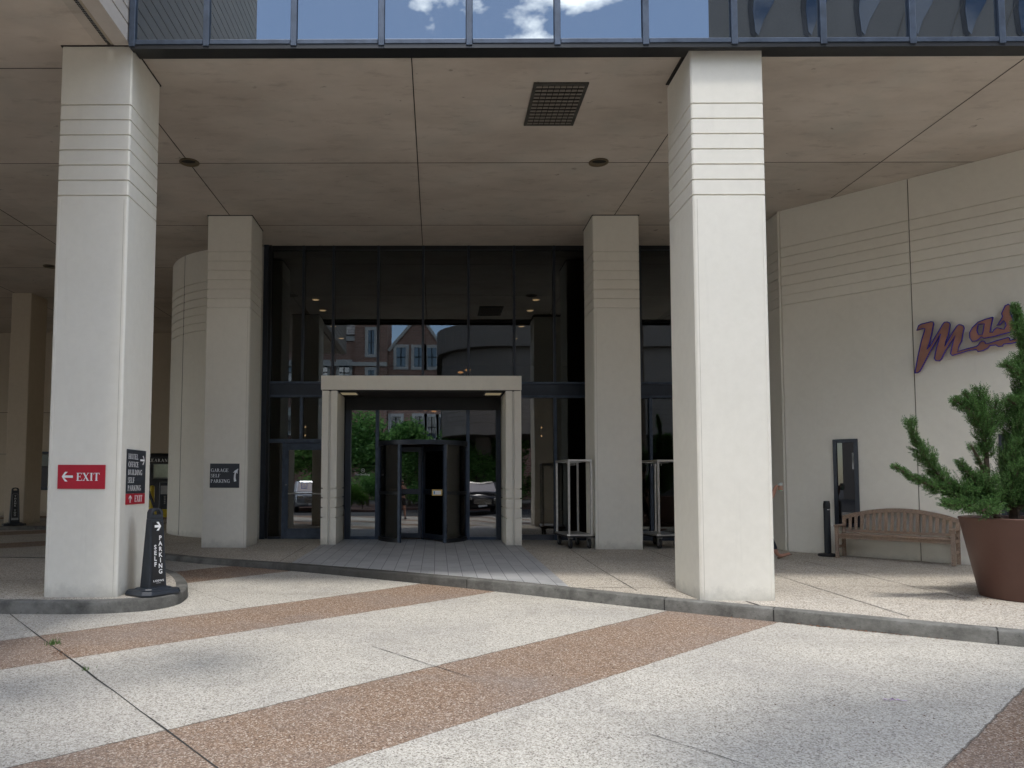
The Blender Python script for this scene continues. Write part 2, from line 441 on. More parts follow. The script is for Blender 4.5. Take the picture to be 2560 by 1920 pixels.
SL = .014
def gz(y): return .01 + SL*(y - 8.675)                 # sidewalk height
def sm(a, b, x): t = min(1, max(0, (x-a)/(b-a))); return t*t*(3-2*t)
def dz(y): return -.13 + SL*(min(max(y, 0), 27) - 8.675) + .04*sm(9.6, 12.6, y)   # driveway height
ZC = 6.797; ZA = 6.0387; ZB = 4.8921
GR = [ZB + (ZA-ZB)*i/6 for i in range(7)]

# text ------------------------------------------------------------------
def sans(body, size, fn, t=.002, align='CENTER', extend=1.0, bold=.0):
    cu = bpy.data.curves.new('txt', 'FONT'); cu.body = body; cu.size = size; cu.align_x = align; cu.align_y = 'CENTER'
    cu.offset = bold; cu.resolution_u = 3
    o = bpy.data.objects.new('txt', cu); COL.objects.link(o)
    me = bpy.data.meshes.new_from_object(o.evaluated_get(bpy.context.evaluated_depsgraph_get()))
    vs = [fn(v.co.x*extend, v.co.y, t) for v in me.vertices]; fs = [tuple(p.vertices) for p in me.polygons]
    bpy.data.objects.remove(o); bpy.data.curves.remove(cu); bpy.data.meshes.remove(me)
    return vs, fs
T, t_ = .15, .055
def sf(x, y, w=.15): return ('l', x-w, y, x+w, y, .05)
LO, HI = .025, .975
def stem(x, w=.15): return [('l', x, 0, x, 1, T), sf(x, LO, w), sf(x, HI, w)]
GLY = {
 'E': (.66, stem(.17) + [('l', .17, HI, .58, HI, t_), ('l', .17, .52, .44, .52, t_), ('l', .17, LO, .6, LO, t_), ('l', .57, 1, .58, .78, .045), ('l', .44, .40, .44, .64, .045), ('l', .61, 0, .63, .25, .045)]),
 'F': (.62, stem(.17) + [('l', .17, HI, .58, HI, t_), ('l', .17, .5, .44, .5, t_), ('l', .57, 1, .58, .78, .045), ('l', .44, .38, .44, .62, .045)]),
 'L': (.62, stem(.17) + [('l', .17, LO, .58, LO, t_), ('l', .58, 0, .60, .27, .045)]),
 'I': (.38, stem(.19)),
 'T': (.72, [('l', .36, 0, .36, 1, T), sf(.36, LO, .16), ('l', .04, HI, .68, HI, t_), ('l', .05, 1, .04, .77, .045), ('l', .67, 1, .68, .77, .045)]),
 'X': (.80, [('l', .16, .99, .62, .01, T), ('l', .64, .99, .14, .01, t_), sf(.15, HI, .15), sf(.65, HI, .12), sf(.14, LO, .12), sf(.64, LO, .15)]),
 'H': (.86, stem(.17) + stem(.67) + [('l', .17, .5, .67, .5, t_)]),
 'N': (.84, [('l', .16, 0, .16, 1, t_), ('l', .15, .98, .66, .02, T), ('l', .67, 0, .67, 1, t_), sf(.14, HI, .12), sf(.16, LO, .12), sf(.67, HI, .12)]),
 'K': (.80, stem(.17) + [('l', .22, .42, .62, .97, t_), ('l', .32, .56, .66, .02, .13), sf(.63, HI, .12), sf(.67, LO, .13)]),
 'A': (.78, [('l', .40, .97, .14, .02, t_), ('l', .38, .99, .63, .01, .14), ('l', .22, .35, .53, .35, t_), sf(.12, LO, .11), sf(.64, LO, .13)]),
 'P': (.64, stem(.17) + [('r', .2, .74, .38, .26, .23, .21, -90, 90), ('l', .17, .505, .22, .505, t_)]),
 'R': (.76, stem(.17) + [('r', .2, .75, .36, .25, .21, .20, -90, 90), ('l', .34, .50, .66, .02, .13), sf(.67, LO, .1)]),
 'B': (.68, stem(.17) + [('r', .2, .76, .33, .24, .19, .19, -90, 90), ('r', .2, .27, .40, .27, .24, .22, -90, 90)]),
 'D': (.80, stem(.17) + [('r', .2, .5, .52, .5, .36, .44, -90, 90)]),
 'O': (.84, [('r', .42, .5, .39, .52, .24, .46, 0, 360)]),
 'C': (.74, [('r', .42, .5, .39, .52, .24, .46, 38, 322), ('l', .70, .98, .70, .72, .045), ('l', .70, .02, .70, .22, .045)]),
 'G': (.82, [('r', .42, .5, .39, .52, .24, .46, 38, 312), ('l', .70, .98, .70, .72, .045), ('l', .66, .03, .66, .42, T), sf(.66, .42, .14)]),
 'S': (.58, [('r', .29, .74, .25, .27, .13, .21, 30, 262), ('r', .28, .27, .27, .29, .14, .23, -150, 82), ('l', .50, .99, .50, .74, .045), ('l', .05, .01, .05, .28, .045)]),
 'U': (.84, [('l', .17, .32, .17, 1, T), sf(.17, HI, .15), ('r', .42, .34, .325, .36, .21, .31, 180, 360), ('l', .70, .32, .70, 1, t_), sf(.70, HI, .12)]),
 ' ': (.35, []),
}
def serif(mb, text, x, y, h, fn, sx=1.0, gap=.03, wt=1.0):
    "stroke letters with thick stems, hairlines and slab serifs; returns the width drawn"
    pen = x; eps = 0
    for ch in text:
        w, st = GLY[ch]
        for s in st:
            eps += .00006
            if s[0] == 'l':
                _, x0, y0, x1, y1, wd = s; wd *= wt; dx, dy = x1-x0, y1-y0; L = math.hypot(dx, dy); nx, ny = -dy/L*wd/2, dx/L*wd/2
                q = [(x0+nx, y0+ny), (x0-nx, y0-ny), (x1-nx, y1-ny), (x1+nx, y1+ny)]
                mb.add([fn(pen + a*h*sx, y + b*h, .002+eps) for a, b in q], [(0, 1, 2, 3)])
            else:
                _, cx, cy, ro, rp, ri, rj, a0, a1 = s; ri *= 1-.15*(wt-1)*2; rj *= 1-.1*(wt-1)*2; n = 20; vs = []
                for k in range(n+1):
                    a = R(a0 + (a1-a0)*k/n); c, d = math.cos(a), math.sin(a)
                    vs.append(fn(pen + (cx+ro*c)*h*sx, y + (cy+rp*d)*h, .002+eps)); vs.append(fn(pen + (cx+ri*c)*h*sx, y + (cy+rj*d)*h, .002+eps))
                mb.add(vs, [(2*k, 2*k+2, 2*k+3, 2*k+1) for k in range(n)])
        pen += (w + gap)*h*sx
    return pen - x
def arrow(mb, cx, cy, L, W, th, ang, fn, t=.0022):
    "arrow of shaft and chevron head pointing along ang"
    c, s = math.cos(R(ang)), math.sin(R(ang)); k = th*.5
    o = [(-L/2, k), (L/2-th*1.1, k), (L/2-W*.5-th*.5, W/2), (L/2-W*.5+th*.65, W/2), (L/2, 0), (L/2-W*.5+th*.65, -W/2), (L/2-W*.5-th*.5, -W/2), (L/2-th*1.1, -k), (-L/2, -k)]
    o = [(cx + a*c - b*s, cy + a*s + b*c) for a, b in o]
    mb.poly(o, [], lambda u, v, w: fn(u, v, t + w), .0006)

# ------------------------------------------------------------------ ground
def drive():
    xs = [-300, -60, -20, 0, 20, 60, 300]
    ys = [-300, -60, -10, 0, 9.6, 10.2, 10.8, 11.4, 12, 12.6, 20, 27, 60, 300]
    mb = MB(); mb.add([(x, y, dz(y)) for y in ys for x in xs],
        [(j*7+i, j*7+i+1, (j+1)*7+i+1, (j+1)*7+i) for j in range(len(ys)-1) for i in range(6)])
    mb.m = 1
    def line(c0, c1, k, w):       # joints across the bands: Y + 1.16 X = k
        n = 14; p = []
        for i in range(n+1):
            y = c0 + (c1-c0)*i/n; x = (k - y)/1.16
            ww = w*random.uniform(.4, 1.3); q = random.uniform(-.006, .006)
            p += [(x-ww/2+q, y-.3*ww, dz(y)+.004), (x+ww/2+q, y+.3*ww, dz(y)+.004)]
        mb.add(p, [(2*i, 2*i+1, 2*i+3, 2*i+2) for i in range(n)])
    line(3.2, 8.36, 2.69, .013); line(5.9, 6.9, 6.21, .006); line(3.3, 4.7, 6.21, .005); line(7.9, 11.2, 6.21, .005); line(4.0, 5.6, 9.75, .004)
    structure(mb.build('driveway', [M['drive'], M['joint']]))
drive()

KF = [(-8.0, 26), (-8.0, 20), (-7.75, 17), (-7.0, 15.1), (-5.9, 13.85), (-5.1, 13.3), (-4.1, 12.66), (-3.37, 12.33), (-2.72, 12.03), (-2.1, 11.72), (-1.44, 11.37),
      (-.5, 10.86), (.43, 10.33), (1.2, 9.84), (2.0, 9.29), (2.72, 8.79), (3.73, 8.17), (4.6, 7.62), (5.6, 7.02), (7.0, 6.2), (9.0, 5.2), (13, 3.9), (20, 2.6)]
def offset(pts, d, closed=False):
    out = []; n = len(pts)
    for i in range(n):
        a = Vector(pts[(i-1) % n] if closed else pts[max(i-1, 0)]); b = Vector(pts[(i+1) % n] if closed else pts[min(i+1, n-1)])
        t = (b-a).normalized(); out.append((pts[i][0] - t.y*d, pts[i][1] + t.x*d))
    return out
def smoothc(pts, n=4):
    out = []
    for i in range(len(pts)-1):
        p = [Vector(pts[max(i-1,0)]), Vector(pts[i]), Vector(pts[i+1]), Vector(pts[min(i+2, len(pts)-1)])]
        for k in range(n):
            t = k/n
            out.append(tuple(.5*((2*p[1]) + (-p[0]+p[2])*t + (2*p[0]-5*p[1]+4*p[2]-p[3])*t*t + (-p[0]+3*p[1]-3*p[2]+p[3])*t**3)))
    out.append(tuple(pts[-1])); return out
KS = smoothc(KF)
def kerb(name, pts, closed=False, inner=1):
    # cross-section from the gutter up over a rounded nose to the back edge
    sec = [(0, None), (0, -.022), (.006, -.008), (.022, 0), (.15, .001), (.15, -.12)]
    offs = [offset(pts, a*inner, closed) for a, _ in sec]; mb = MB(); vs = []; n = len(pts)
    for i in range(n):
        for j, (a, z) in enumerate(sec):
            x, y = offs[j][i]
            w = random.uniform(-.0025, .0025) if 0 < j < 4 else 0
            vs.append((x, y + w, (dz(y) - .03) if z is None else gz(y) + z + w*.6))
    m = len(sec); rng = range(n if closed else n-1)
    mb.add(vs, [(i*m+j, ((i+1) % n)*m+j, ((i+1) % n)*m+j+1, i*m+j+1) for i in rng for j in range(m-1)])
    return mb
def kerb_joint(mb, x, y, tx, ty):
    # dark gap across the kerb standing 3 mm proud
    t = Vector((tx, ty)).normalized(); nx, ny = -t.y, t.x
    z0 = dz(y); z1 = gz(y)
    mb.m = 1
    for (a, b, za, zb) in ((-.003, -.003, z0, z1-.012), (-.003, .15, z1+.004, z1+.004)):
        q = []
        for s in (-.006, .006):
            if za == zb: q += [(x+t.x*s+nx*a, y+t.y*s+ny*a, za), (x+t.x*s+nx*b, y+t.y*s+ny*b, zb)]
            else: q += [(x+t.x*s+nx*a, y+t.y*s+ny*a, za), (x+t.x*s+nx*a, y+t.y*s+ny*a, zb)]
        mb.add(q, [(0, 1, 3, 2)])
    mb.m = 0
mb = kerb('kerb', KS)
for (kx, ky) in ((.43, 10.33), (2.72, 8.79), (3.73, 8.17), (5.4, 7.14)): kerb_joint(mb, kx, ky, 1, -.62)
structure(mb.build('kerb', [M['kerb'], M['joint']], smooth=True))
# sidewalk sheet behind the kerb
inn = offset(KS, .148)
def sheet(name, poly, zoff, mat, joints=(), smooth=False):
    mb = MB(); tri = tessellate_polygon([[Vector((x, y, 0)) for x, y in poly]])
    mb.add([(x, y, gz(y)+zoff) for x, y in poly], [tuple(f) for f in tri])
    mb.m = 1
    for (x0, y0, x1, y1, w) in joints:
        d = Vector((x1-x0, y1-y0)); L = d.length; d.normalize(); n = max(2, int(L/.35)); p = []
        for i in range(n+1):
            ww = w*random.uniform(.7, 1.2); x = x0+d.x*L*i/n; y = y0+d.y*L*i/n
            p += [(x-d.y*ww/2, y+d.x*ww/2, gz(y)+zoff+.003), (x+d.y*ww/2, y-d.x*ww/2, gz(y)+zoff+.003)]
        mb.add(p, [(2*i, 2*i+1, 2*i+3, 2*i+2) for i in range(n)])
    return structure(mb.build(name, [mat, M['joint']]))
SJ = [(1.79, 15.0, 2.36, 9.97, 0), ]
SJ = [(2.62, 14.30, 2.55, 11.2, .012), (2.55, 11.2, 2.55, 9.35, .014), (4.15, 14.3, 4.13, 11.9, .012),
      (1.85, 9.58, 2.55, 9.60, .016), (2.55, 9.60, 3.05, 9.58, .012), (1.80, 10.32, 3.1, 10.36, .006),
      (5.03, 11.2, 4.98, 9.9, .012), (4.98, 9.9, 4.95, 7.75, .014), (6.3, 12.7, 6.35, 8.9, .012), (7.4, 12.2, 8.3, 11.3, .008),
      (5.0, 9.80, 6.9, 9.86, .007), (3.62, 8.62, 3.66, 8.37, .03), (-2.65, 15.1, -2.62, 12.2, .010), (-4.7, 14.0, -4.68, 12.95, .010),
      (-2.4, 14.6, -3.6, 14.3, .008), (3.05, 9.6, 3.1, 8.9, .008)]
sheet('sidewalk', inn + [(22, 30), (-8.0, 30)], 0, M['walk'], SJ)
fr = [p for p in inn if -2.38 < p[0] < 1.74]
TP = [(-2.38, 16.4), (-2.38, 12.02)] + [(x, y+.003) for x, y in fr if x > -2.3] + [(1.74, 9.66), (1.74, 16.4)]
sheet('tile_apron', TP, .004, M['tile'])

# island under the left front column, rounded at its east end
isl = [(-9, 8.36), (-7.5, 8.36), (-6.2, 8.36), (-5.2, 8.36), (-4.5, 8.36), (-4.1, 8.375), (-3.8, 8.42), (-3.45, 8.56), (-3.26, 8.76), (-3.18, 9.0), (-3.2, 9.3), (-3.3, 9.7), (-3.6, 10.4), (-4.1, 11.2), (-5.0, 12.0), (-6.4, 12.6), (-8.5, 12.8), (-10, 12.85)]
isl = [(-30, 8.36)] + smoothc(isl, 3) + [(-30, 12.9)]
structure(kerb('island_kerb', isl).build('island_kerb', M['kerb'], smooth=True))
sheet('island_paving', offset(isl, .148), 0, M['walk'], [(-4.9, 8.50, -4.35, 8.62, .012), (-8, 9.2, -4.7, 10.3, .012)])
# island of the far left column
isl2 = [(-30, 19.6)] + smoothc([(-13.5, 19.6), (-12.5, 19.62), (-11.3, 19.7), (-10.4, 20.0), (-10.0, 20.5), (-10.0, 21.3), (-10.5, 21.8), (-12, 22.0), (-13, 22.0)], 3) + [(-30, 22.0)]
structure(kerb('far_island_kerb', isl2).build('far_island_kerb', M['kerb'], smooth=True))
sheet('far_island_paving', offset(isl2, .148), 0, M['walk'])

# ------------------------------------------------------------------ columns
def column(x0, x1, y0, y1, zt, label, grooves=GR, group='square stucco columns carrying the canopy', mat=None, bead=True):
    cx, cy = (x0+x1)/2, (y0+y1)/2
    root = thing('column', label, 'column', group, (cx, cy, gz(y0)))
    def ring(z, d):
        c = .016; a0, a1, b0, b1 = x0+d, x1-d, y0+d, y1-d
        return [(a0+c, b0, z), (a1-c, b0, z), (a1, b0+c, z), (a1, b1-c, z), (a1-c, b1, z), (a0+c, b1, z), (a0, b1-c, z), (a0, b0+c, z)]
    lv = [(gz(y0)-.03, 0)]
    for g in grooves: lv += [(g-.009, 0), (g-.007, .02), (g+.007, .02), (g+.009, 0)]
    lv.append((zt, 0))
    MB().rings([ring(z, d) for z, d in lv]).build('shaft', mat or M['stucco'], root)
    if bead:   # moulded corner bead on the front edges: a 4 mm proud strip with a worn edge
        mb = MB()
        for (bx, sgn) in ((x0, 1), (x1, -1)):
            pts = []
            z = gz(y0); zt2 = min(zt, GR[0]-.05) if grooves else zt-.02
            mb.box(min(bx+sgn*.022, bx+sgn*.046), max(bx+sgn*.022, bx+sgn*.046), y0-.004, y0+.01, z+.01, zt2)
        mb.build('corner_bead', mat or M['stucco'], root, bevel=.002)
        mb = MB()
        for (bx, sgn) in (((x0, 1),) if cx > 0 else ((x1, -1),)): mb.box(min(bx+sgn*.048, bx+sgn*.053), max(bx+sgn*.048, bx+sgn*.053), y0-.0015, y0+.01, gz(y0)+.01, GR[0]-.05)
        mb.build('bead_joint', M['beadline'], root)
    return root
RF = column(3.107, 3.988, 8.675, 9.577, ZC-.07, 'tall pale grey column at the kerb on the right, nearest the brown planter')
LF = column(-4.676, -3.795, 8.675, 9.577, ZC-.004, 'tall pale column with the red EXIT sign, standing on the left kerb island')
LB = column(-4.66, -3.765, 14.408, 15.31, ZC-.004, 'beige column with the dark garage self parking sign, left of the entrance')
RB = column(3.133, 4.062, 14.408, 15.31, ZC-.004, 'beige column with nothing on it between the two luggage carts')
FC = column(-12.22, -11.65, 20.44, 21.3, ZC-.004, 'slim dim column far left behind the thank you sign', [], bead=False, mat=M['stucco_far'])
# black collar line where the columns meet the soffit
for c, (x0, x1, y0, y1) in ((RF, (3.107, 3.988, 8.9, 9.577)), (LF, (-4.676, -3.795, 8.675, 9.577)), (LB, (-4.66, -3.765, 14.408, 15.31)), (RB, (3.133, 4.062, 14.408, 15.31))):
    MB().box(x0-.012, x1+.012, y0-.012, y1+.012, ZC-.014, ZC+.002).build('sealant_line', M['joint'], c)

# ------------------------------------------------------------------ curved stair tower
tw = thing('stair_tower', 'curved beige stucco drum of the stair tower behind the left rear column', 'tower', None, (-4.3, 18.9, .1))
prof = [(2.55, .05)]
for g in GR: prof += [(2.55, g-.012), (2.52, g-.010), (2.52, g+.010), (2.55, g+.012)]
prof += [(2.55, ZC-.004)]
MB().lathe(prof, (-4.3, 18.9, 0), 90, 83, 277).build('wall', M['stucco'], tw, smooth=True)
mb = MB()
for a in (227, 190):
    c, s = math.cos(R(a)), math.sin(R(a)); px_, py_ = -4.3+2.549*c, 18.9+2.549*s
    mb.bar((px_, py_, .15), (px_, py_, ZC-.01), .012, .012, (c, s, 0))
mb.build('panel_joint', M['groove'], tw)

# ------------------------------------------------------------------ right wall at 45 degrees
W0 = Vector((6.8, 14.2, 0)); WD = Vector((1, -1, 0)).normalized(); WN = Vector((-1, -1, 0)).normalized()
def wp(s, z, out=0): p = W0 + WD*s + WN*out; return (p.x, p.y, z)
rw = thing('restaurant_wall', 'long pale stucco wall angled towards the camera at right, behind the bench', 'wall', None, wp(4, 0))
def gprof(t=.3):
    p = [(-t, 0), (0, 0)]
    for g in GR: p += [(0, g-.009), (-.018, g-.007), (-.018, g+.007), (0, g+.009)]
    return p + [(0, ZC-.004), (-t, ZC-.004)]
for a, b in ((-.0, 2.155), (2.170, 4.60), (4.615, 7.4), (7.415, 12)):
    MB().sweep(gprof(), wp(a, 0), WD, WN, b-a).build('wall_panel', M['stucco'], rw)
mb = MB()
for a in (2.1625, 4.6075): mb.bar(wp(a, 0, -.03), wp(a, ZC-.01, -.03), .016, .02, WN)
mb.build('joint_filler', M['groove'], rw)
mb = MB()
mb.sweep(gprof(), (6.8, 14.2, 0), (-.025, 1, 0), (-1, 0, 0), 2.6)
mb.build('return_wall', M['stucco'], rw)
mb = MB(); mb.bar(wp(-.03, .1, .012), wp(-.03, ZC-.01, .012), .035, .035, WN); mb.build('corner_trim', M['stucco'], rw, bevel=.004)

def wall_window(s0, s1, z0, z1, label):
    w = thing('wall_window', label, 'window', 'dark slot windows in the stucco wall', wp((s0+s1)/2, z0))
    mb = MB(); f = .065; out = .035
    for (a, b, c, d) in ((s0, s0+f, z0, z1), (s1-f, s1, z0, z1), (s0+f, s1-f, z1-f, z1), (s0+f, s1-f, z0, z0+f)):
        mb.rings([[wp(a, c, o), wp(b, c, o), wp(b, d, o), wp(a, d, o)] for o in (-.02, out)])
    mb.build('frame', M['bronze'], w, bevel=.004)
    MB().rings([[wp(s0+f, z0+f, o), wp(s1-f, z0+f, o), wp(s1-f, z1-f, o), wp(s0+f, z1-f, o)] for o in (.002, .008)]).build('pane', M['darkglass'], w)
wall_window(.838, 1.25, .60, 2.212, 'narrow dark framed window above the left end of the wooden bench')
wall_window(3.29, 4.05, .60, 2.205, 'dark framed window half hidden behind the potted conifer')

# ------------------------------------------------------------------ back wall and garage mouth
bw = thing('garage_wall', 'dim tan rear wall under the canopy with the garage opening', 'wall', None, (-14, 26, .2))
mb = MB()
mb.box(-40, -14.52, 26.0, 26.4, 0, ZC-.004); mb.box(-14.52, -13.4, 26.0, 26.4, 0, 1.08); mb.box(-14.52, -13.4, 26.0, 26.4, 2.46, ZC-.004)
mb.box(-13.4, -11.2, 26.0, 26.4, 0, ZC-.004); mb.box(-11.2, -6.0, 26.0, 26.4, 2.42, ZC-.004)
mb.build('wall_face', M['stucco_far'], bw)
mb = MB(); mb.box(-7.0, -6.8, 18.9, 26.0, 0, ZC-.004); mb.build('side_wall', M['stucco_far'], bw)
mb = MB(); mb.box(-14.52, -14.44, 25.96, 26.1, 1.08, 2.46); mb.box(-13.48, -13.4, 25.96, 26.1, 1.08, 2.46); mb.box(-14.44, -13.48, 25.96, 26.1, 2.38, 2.46); mb.box(-14.44, -13.48, 25.96, 26.1, 1.08, 1.16)
fr_ = mb.build('window_frame', M['bronze'], bw)
MB().box(-14.44, -13.48, 26.03, 26.06, 1.16, 2.38).build('window_pane', M['darkglass'], bw)
mb = MB(); mb.box(-40, -11.2, 25.992, 26.0, 3.86, 3.88); mb.box(-40, -11.2, 25.992, 26.0, 2.36, 2.375) ; mb.build('reveal_line', M['groove'], bw)
mb = MB(); mb.box(-11.4, -6.0, 34.0, 34.2, 0, 2.6); mb.box(-11.5, -11.3, 26.4, 34, 0, 2.6); mb.box(-11.4, -6.0, 26.4, 34.2, 2.6, 2.8)
mb.build('garage_interior', M['lobby'], bw)
cs = thing('clearance_sign', 'black overhead bar reading CLEARANCE hanging across the garage mouth', 'sign', None, (-9.6, 25.9, 2.1))
MB().box(-10.75, -8.4, 25.88, 25.94, 2.03, 2.28).build('sign_bar', M['black'], cs)
mb = MB(); serif(mb, 'CLEARANCE', -10.44, 2.10, .11, lambda u, v, w: (u, 25.88-w, v), 1.25, .12, 1.2); mb.build('lettering', M['white'], cs)
fl = thing('ceiling_lamp', 'lit fluorescent lamp in the garage mouth above the clearance bar', 'lamp', None, (-10.2, 26.6, 2.4))
MB().box(-10.5, -9.85, 26.5, 26.75, 2.50, 2.56).build('housing', M['steel'], fl)
MB().box(-10.46, -10.13, 26.52, 26.7, 2.44, 2.497).build('tube', M['fluo'], fl, bevel=.02)
MB().box(-10.09, -9.95, 26.52, 26.7, 2.44, 2.497).build('tube', M['fluo'], fl, bevel=.02)
wb = thing('notice_board', 'pale square board inside the garage mouth under the clearance bar', 'sign', None, (-10.2, 27.5, 1.7))
MB().box(-10.75, -10.1, 27.5, 27.54, 1.55, 2.05).build('board', M['paper'], wb)
MB().box(-10.80, -10.05, 27.54, 27.58, 1.50, 2.10).build('frame', M['steel'], wb)
nb = thing('notice_board', 'grey printed notice deep in the garage beside the ticket machine', 'sign', None, (-9.6, 27.9, 1.3))
MB().box(-9.95, -9.5, 27.9, 27.93, 1.35, 1.72).build('board', M['steel'], nb)
mb = MB(); [mb.box(-9.9, -9.55, 27.89, 27.897, 1.4+.05*k, 1.41+.05*k) for k in range(6)]; mb.build('printed_lines', M['joint'], nb)
yb = thing('bollard', 'yellow safety post beside the parking barrier in the garage mouth', 'bollard', None, (-9.37, 24, .2))
mb = MB(); mb.lathe([(0, 0), (.075, 0), (.075, .98), (.06, 1.03), (0, 1.05)], (-9.42, 24, .22), 20); mb.build('post', M['yellow'], yb, smooth=True)
MB().lathe([(0, 0), (.1, 0), (.1, .35), (0, .36)], (-9.42, 24, .2), 20).build('rubber_collar', M['yellow'], yb, smooth=True)
tm = thing('ticket_machine', 'black parking ticket machine in the garage mouth right of the yellow post', 'machine', None, (-9.3, 26, .2))
MB().box(-9.85, -9.35, 25.7, 26.2, .24, 1.38).build('cabinet', M['blackplastic'], tm, bevel=.03)
MB().box(-9.78, -9.42, 25.68, 25.7, .95, 1.25).build('screen', M['steel'], tm)
for k in range(5): MB().box(-9.66, -9.6, 25.685, 25.7, .62+.06*k, .65+.06*k).build('card_slot', M['chrome'], tm)
ba = thing('barrier_gate', 'black parking barrier arm folded down in front of the yellow post', 'barrier', None, (-9.5, 23.5, .2))
MB().bar((-9.45, 23.5, 1.35), (-9.05, 23.4, .45), .11, .03).build('arm', M['black'], ba)
MB().box(-9.62, -9.35, 23.4, 23.7, .2, .5).build('base', M['black'], ba, bevel=.02)
mb = MB(); mb.box(-11.2, -8.0, 25.6, 25.9, .12, .42); structure(mb.build('yellow_kerb', M['yellow'], bevel=.02))

# ------------------------------------------------------------------ soffit, wing and glass band
cn = thing('canopy', 'flat taupe plaster canopy soffit over the whole entrance court', 'canopy', None, (0, 15, ZC))
mb = MB()
mb.box(-40, 14, 8.90, 34, ZC, 7.3); mb.box(-40, -4.10, 2.5, 8.90, ZC, 7.3)
mb.m = 1
def cj(x0, y0, x1, y1, w=.016):
    if x0 == x1: mb.box(x0-w/2, x0+w/2, y0, y1, ZC-.004, ZC-.001)
    else: mb.box(x0, x1, y0-w/2, y0+w/2, ZC-.004, ZC-.001)
for x in (-.335, 3.575, 7.46, -4.22): cj(x, 8.91, x, 16.25, .014)
for x in (-8.72, -12.15, -16, -20): cj(x, 3, x, 26, .016)
for y in (12.0, 14.98): cj(-20, y, 9.5, y, .012)
for y in (9.16, 5.5, 18.0, 21, 23.6): cj(-22, y, -4.8, y, .012)
mb.build('soffit', [M['soffit'], M['joint']], cn)
wg = thing('wing_block', 'pale grooved upper wing projecting over the drive at top left', 'building', None, (-4, 5, 7))
def wprof():
    p = [(-.2, ZC-.03), (0, ZC-.03)]
    z = ZC + .19
    while z < 11.8: p += [(0, z-.012), (-.03, z-.010), (-.03, z+.010), (0, z+.012)]; z += .19
    return p + [(0, 12), (-.2, 12)]
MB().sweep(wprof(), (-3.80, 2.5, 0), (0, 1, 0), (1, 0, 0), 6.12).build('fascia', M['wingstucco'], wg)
MB().box(-4.035, -4.0, 2.5, 8.6, ZC-.03, 7.2).build('drip_edge', M['stucco_far'], wg)
mb = MB(); mb.box(-4.1, -4.035, 2.5, 8.6, ZC-.006, ZC+.02)
mb.m = 1
y = 4.0
while y < 8.58:
    for x in (-4.09, -4.068, -4.046): mb.box(x-.007, x+.007, y, y+.018, ZC-.010, ZC-.0065)
    y += .032
mb.build('vent_strip', [M['steel'], M['joint']], wg)
MB().box(-40, -4.1, 2.5, 8.9, 7.31, 12).build('upper_mass', M['stucco'], wg)

gb = thing('glass_band', 'blue reflecting ribbon window across the top above the canopy edge', 'window band', None, (4, 8.6, 6.7))
mx = [-3.748] + [-2.836 + 1.0728*k for k in range(16)]
mb = MB()
for x in mx: mb.box(x-.038, x+.038, 8.53, 8.62, 6.70, 9.6)
ml = mb.build('mullion', M['bandframe'], gb, bevel=.006); ml['label'] = 'row of upright blue grey mullions'
for i in range(len(mx)-1):
    MB().box(mx[i]+.0425, mx[i+1]-.0425, 8.535, 8.615, 6.725, 6.785).build('bottom_rail', M['bandframe'], gb, bevel=.006)
    p = MB().box(mx[i]+.0425, mx[i+1]-.0425, 8.57, 8.585, 6.786, 9.6).build('pane', M['bandglass'], gb)
mb = MB(); mb.box(-3.78, 14, 8.625, 8.86, 6.735, 7.6); mb.box(-3.76, 14, 8.545, 8.624, 6.672, 6.722)
mb.build('flashing', M['black'], gb)
MB().box(-3.76, 14, 8.862, 8.899, 6.76, 7.2).build('edge_trim', M['grilledark'], gb)
MB().box(-3.6, 14, 8.9, 9.3, 7.31, 12).build('backing', M['lobby'], gb)
MB().box(-3.8, 14, 8.5, 9.2, 9.62, 14).build('spandrel', M['stucco'], gb)

# soffit fittings
def downlight(label, loc):
    d = thing('downlight', label, 'ceiling light', 'recessed downlights in the canopy', loc)
    x, y, z = loc
    MB().lathe([(.165, 0), (.165, -.012), (.14, -.014), (.13, -.004)], loc, 32).build('trim_ring', M['brass'], d, smooth=True)
    MB().lathe([(0, -.001), (.132, -.001), (.132, -.004), (0, -.004)], loc, 32).build('reflector', M['brass'], d, smooth=True)
    mb = MB(); mb.add([(x + .118*math.cos(a) , y - .035 + .062*math.sin(a), z-.006) for a in [2*math.pi*k/20 for k in range(20)]], [tuple(range(20))])
    mb.build('lamp_opening', M['slot'], d)
    return d
downlight('round bronze downlight in the soffit between the two left columns', (-4.207, 11.956, ZC-.004))
downlight('round bronze downlight in the soffit near the square vent', (2.718, 11.983, ZC-.004))
downlight('small dim downlight far left in the soffit beyond the EXIT column', (-9.75, 17.88, ZC-.004))
vt = thing('ceiling_vent', 'rusty rectangular louvred vent grille in the canopy soffit', 'vent', None, (1.67, 10.1, ZC))
vx0, vx1, vy0, vy1 = 1.300, 2.045, 9.525, 10.68
mb = MB(); w = .045
for q in ((vx0, vx0+w, vy0, vy1), (vx1-w, vx1, vy0, vy1), (vx0+w, vx1-w, vy0, vy0+w), (vx0+w, vx1-w, vy1-w, vy1)): mb.box(*q, ZC-.03, ZC-.002)
mb.build('frame', M['grilledark'], vt, bevel=.003)
MB().box(vx0+w, vx1-w, vy0+w, vy1-w, ZC-.006, ZC-.002).build('duct_opening', M['slot'], vt)
mb = MB(); k = 0; y = vy0+w+.03
while y < vy1-w-.02:
    mb.box(vx0+w, vx1-w, y, y+.038, ZC-.024, ZC-.012); y += .092
sl = mb.build('louvres', simple('vent_louvre_metal', (.24, .215, .185), .6), vt)
mb = MB(); n = 8
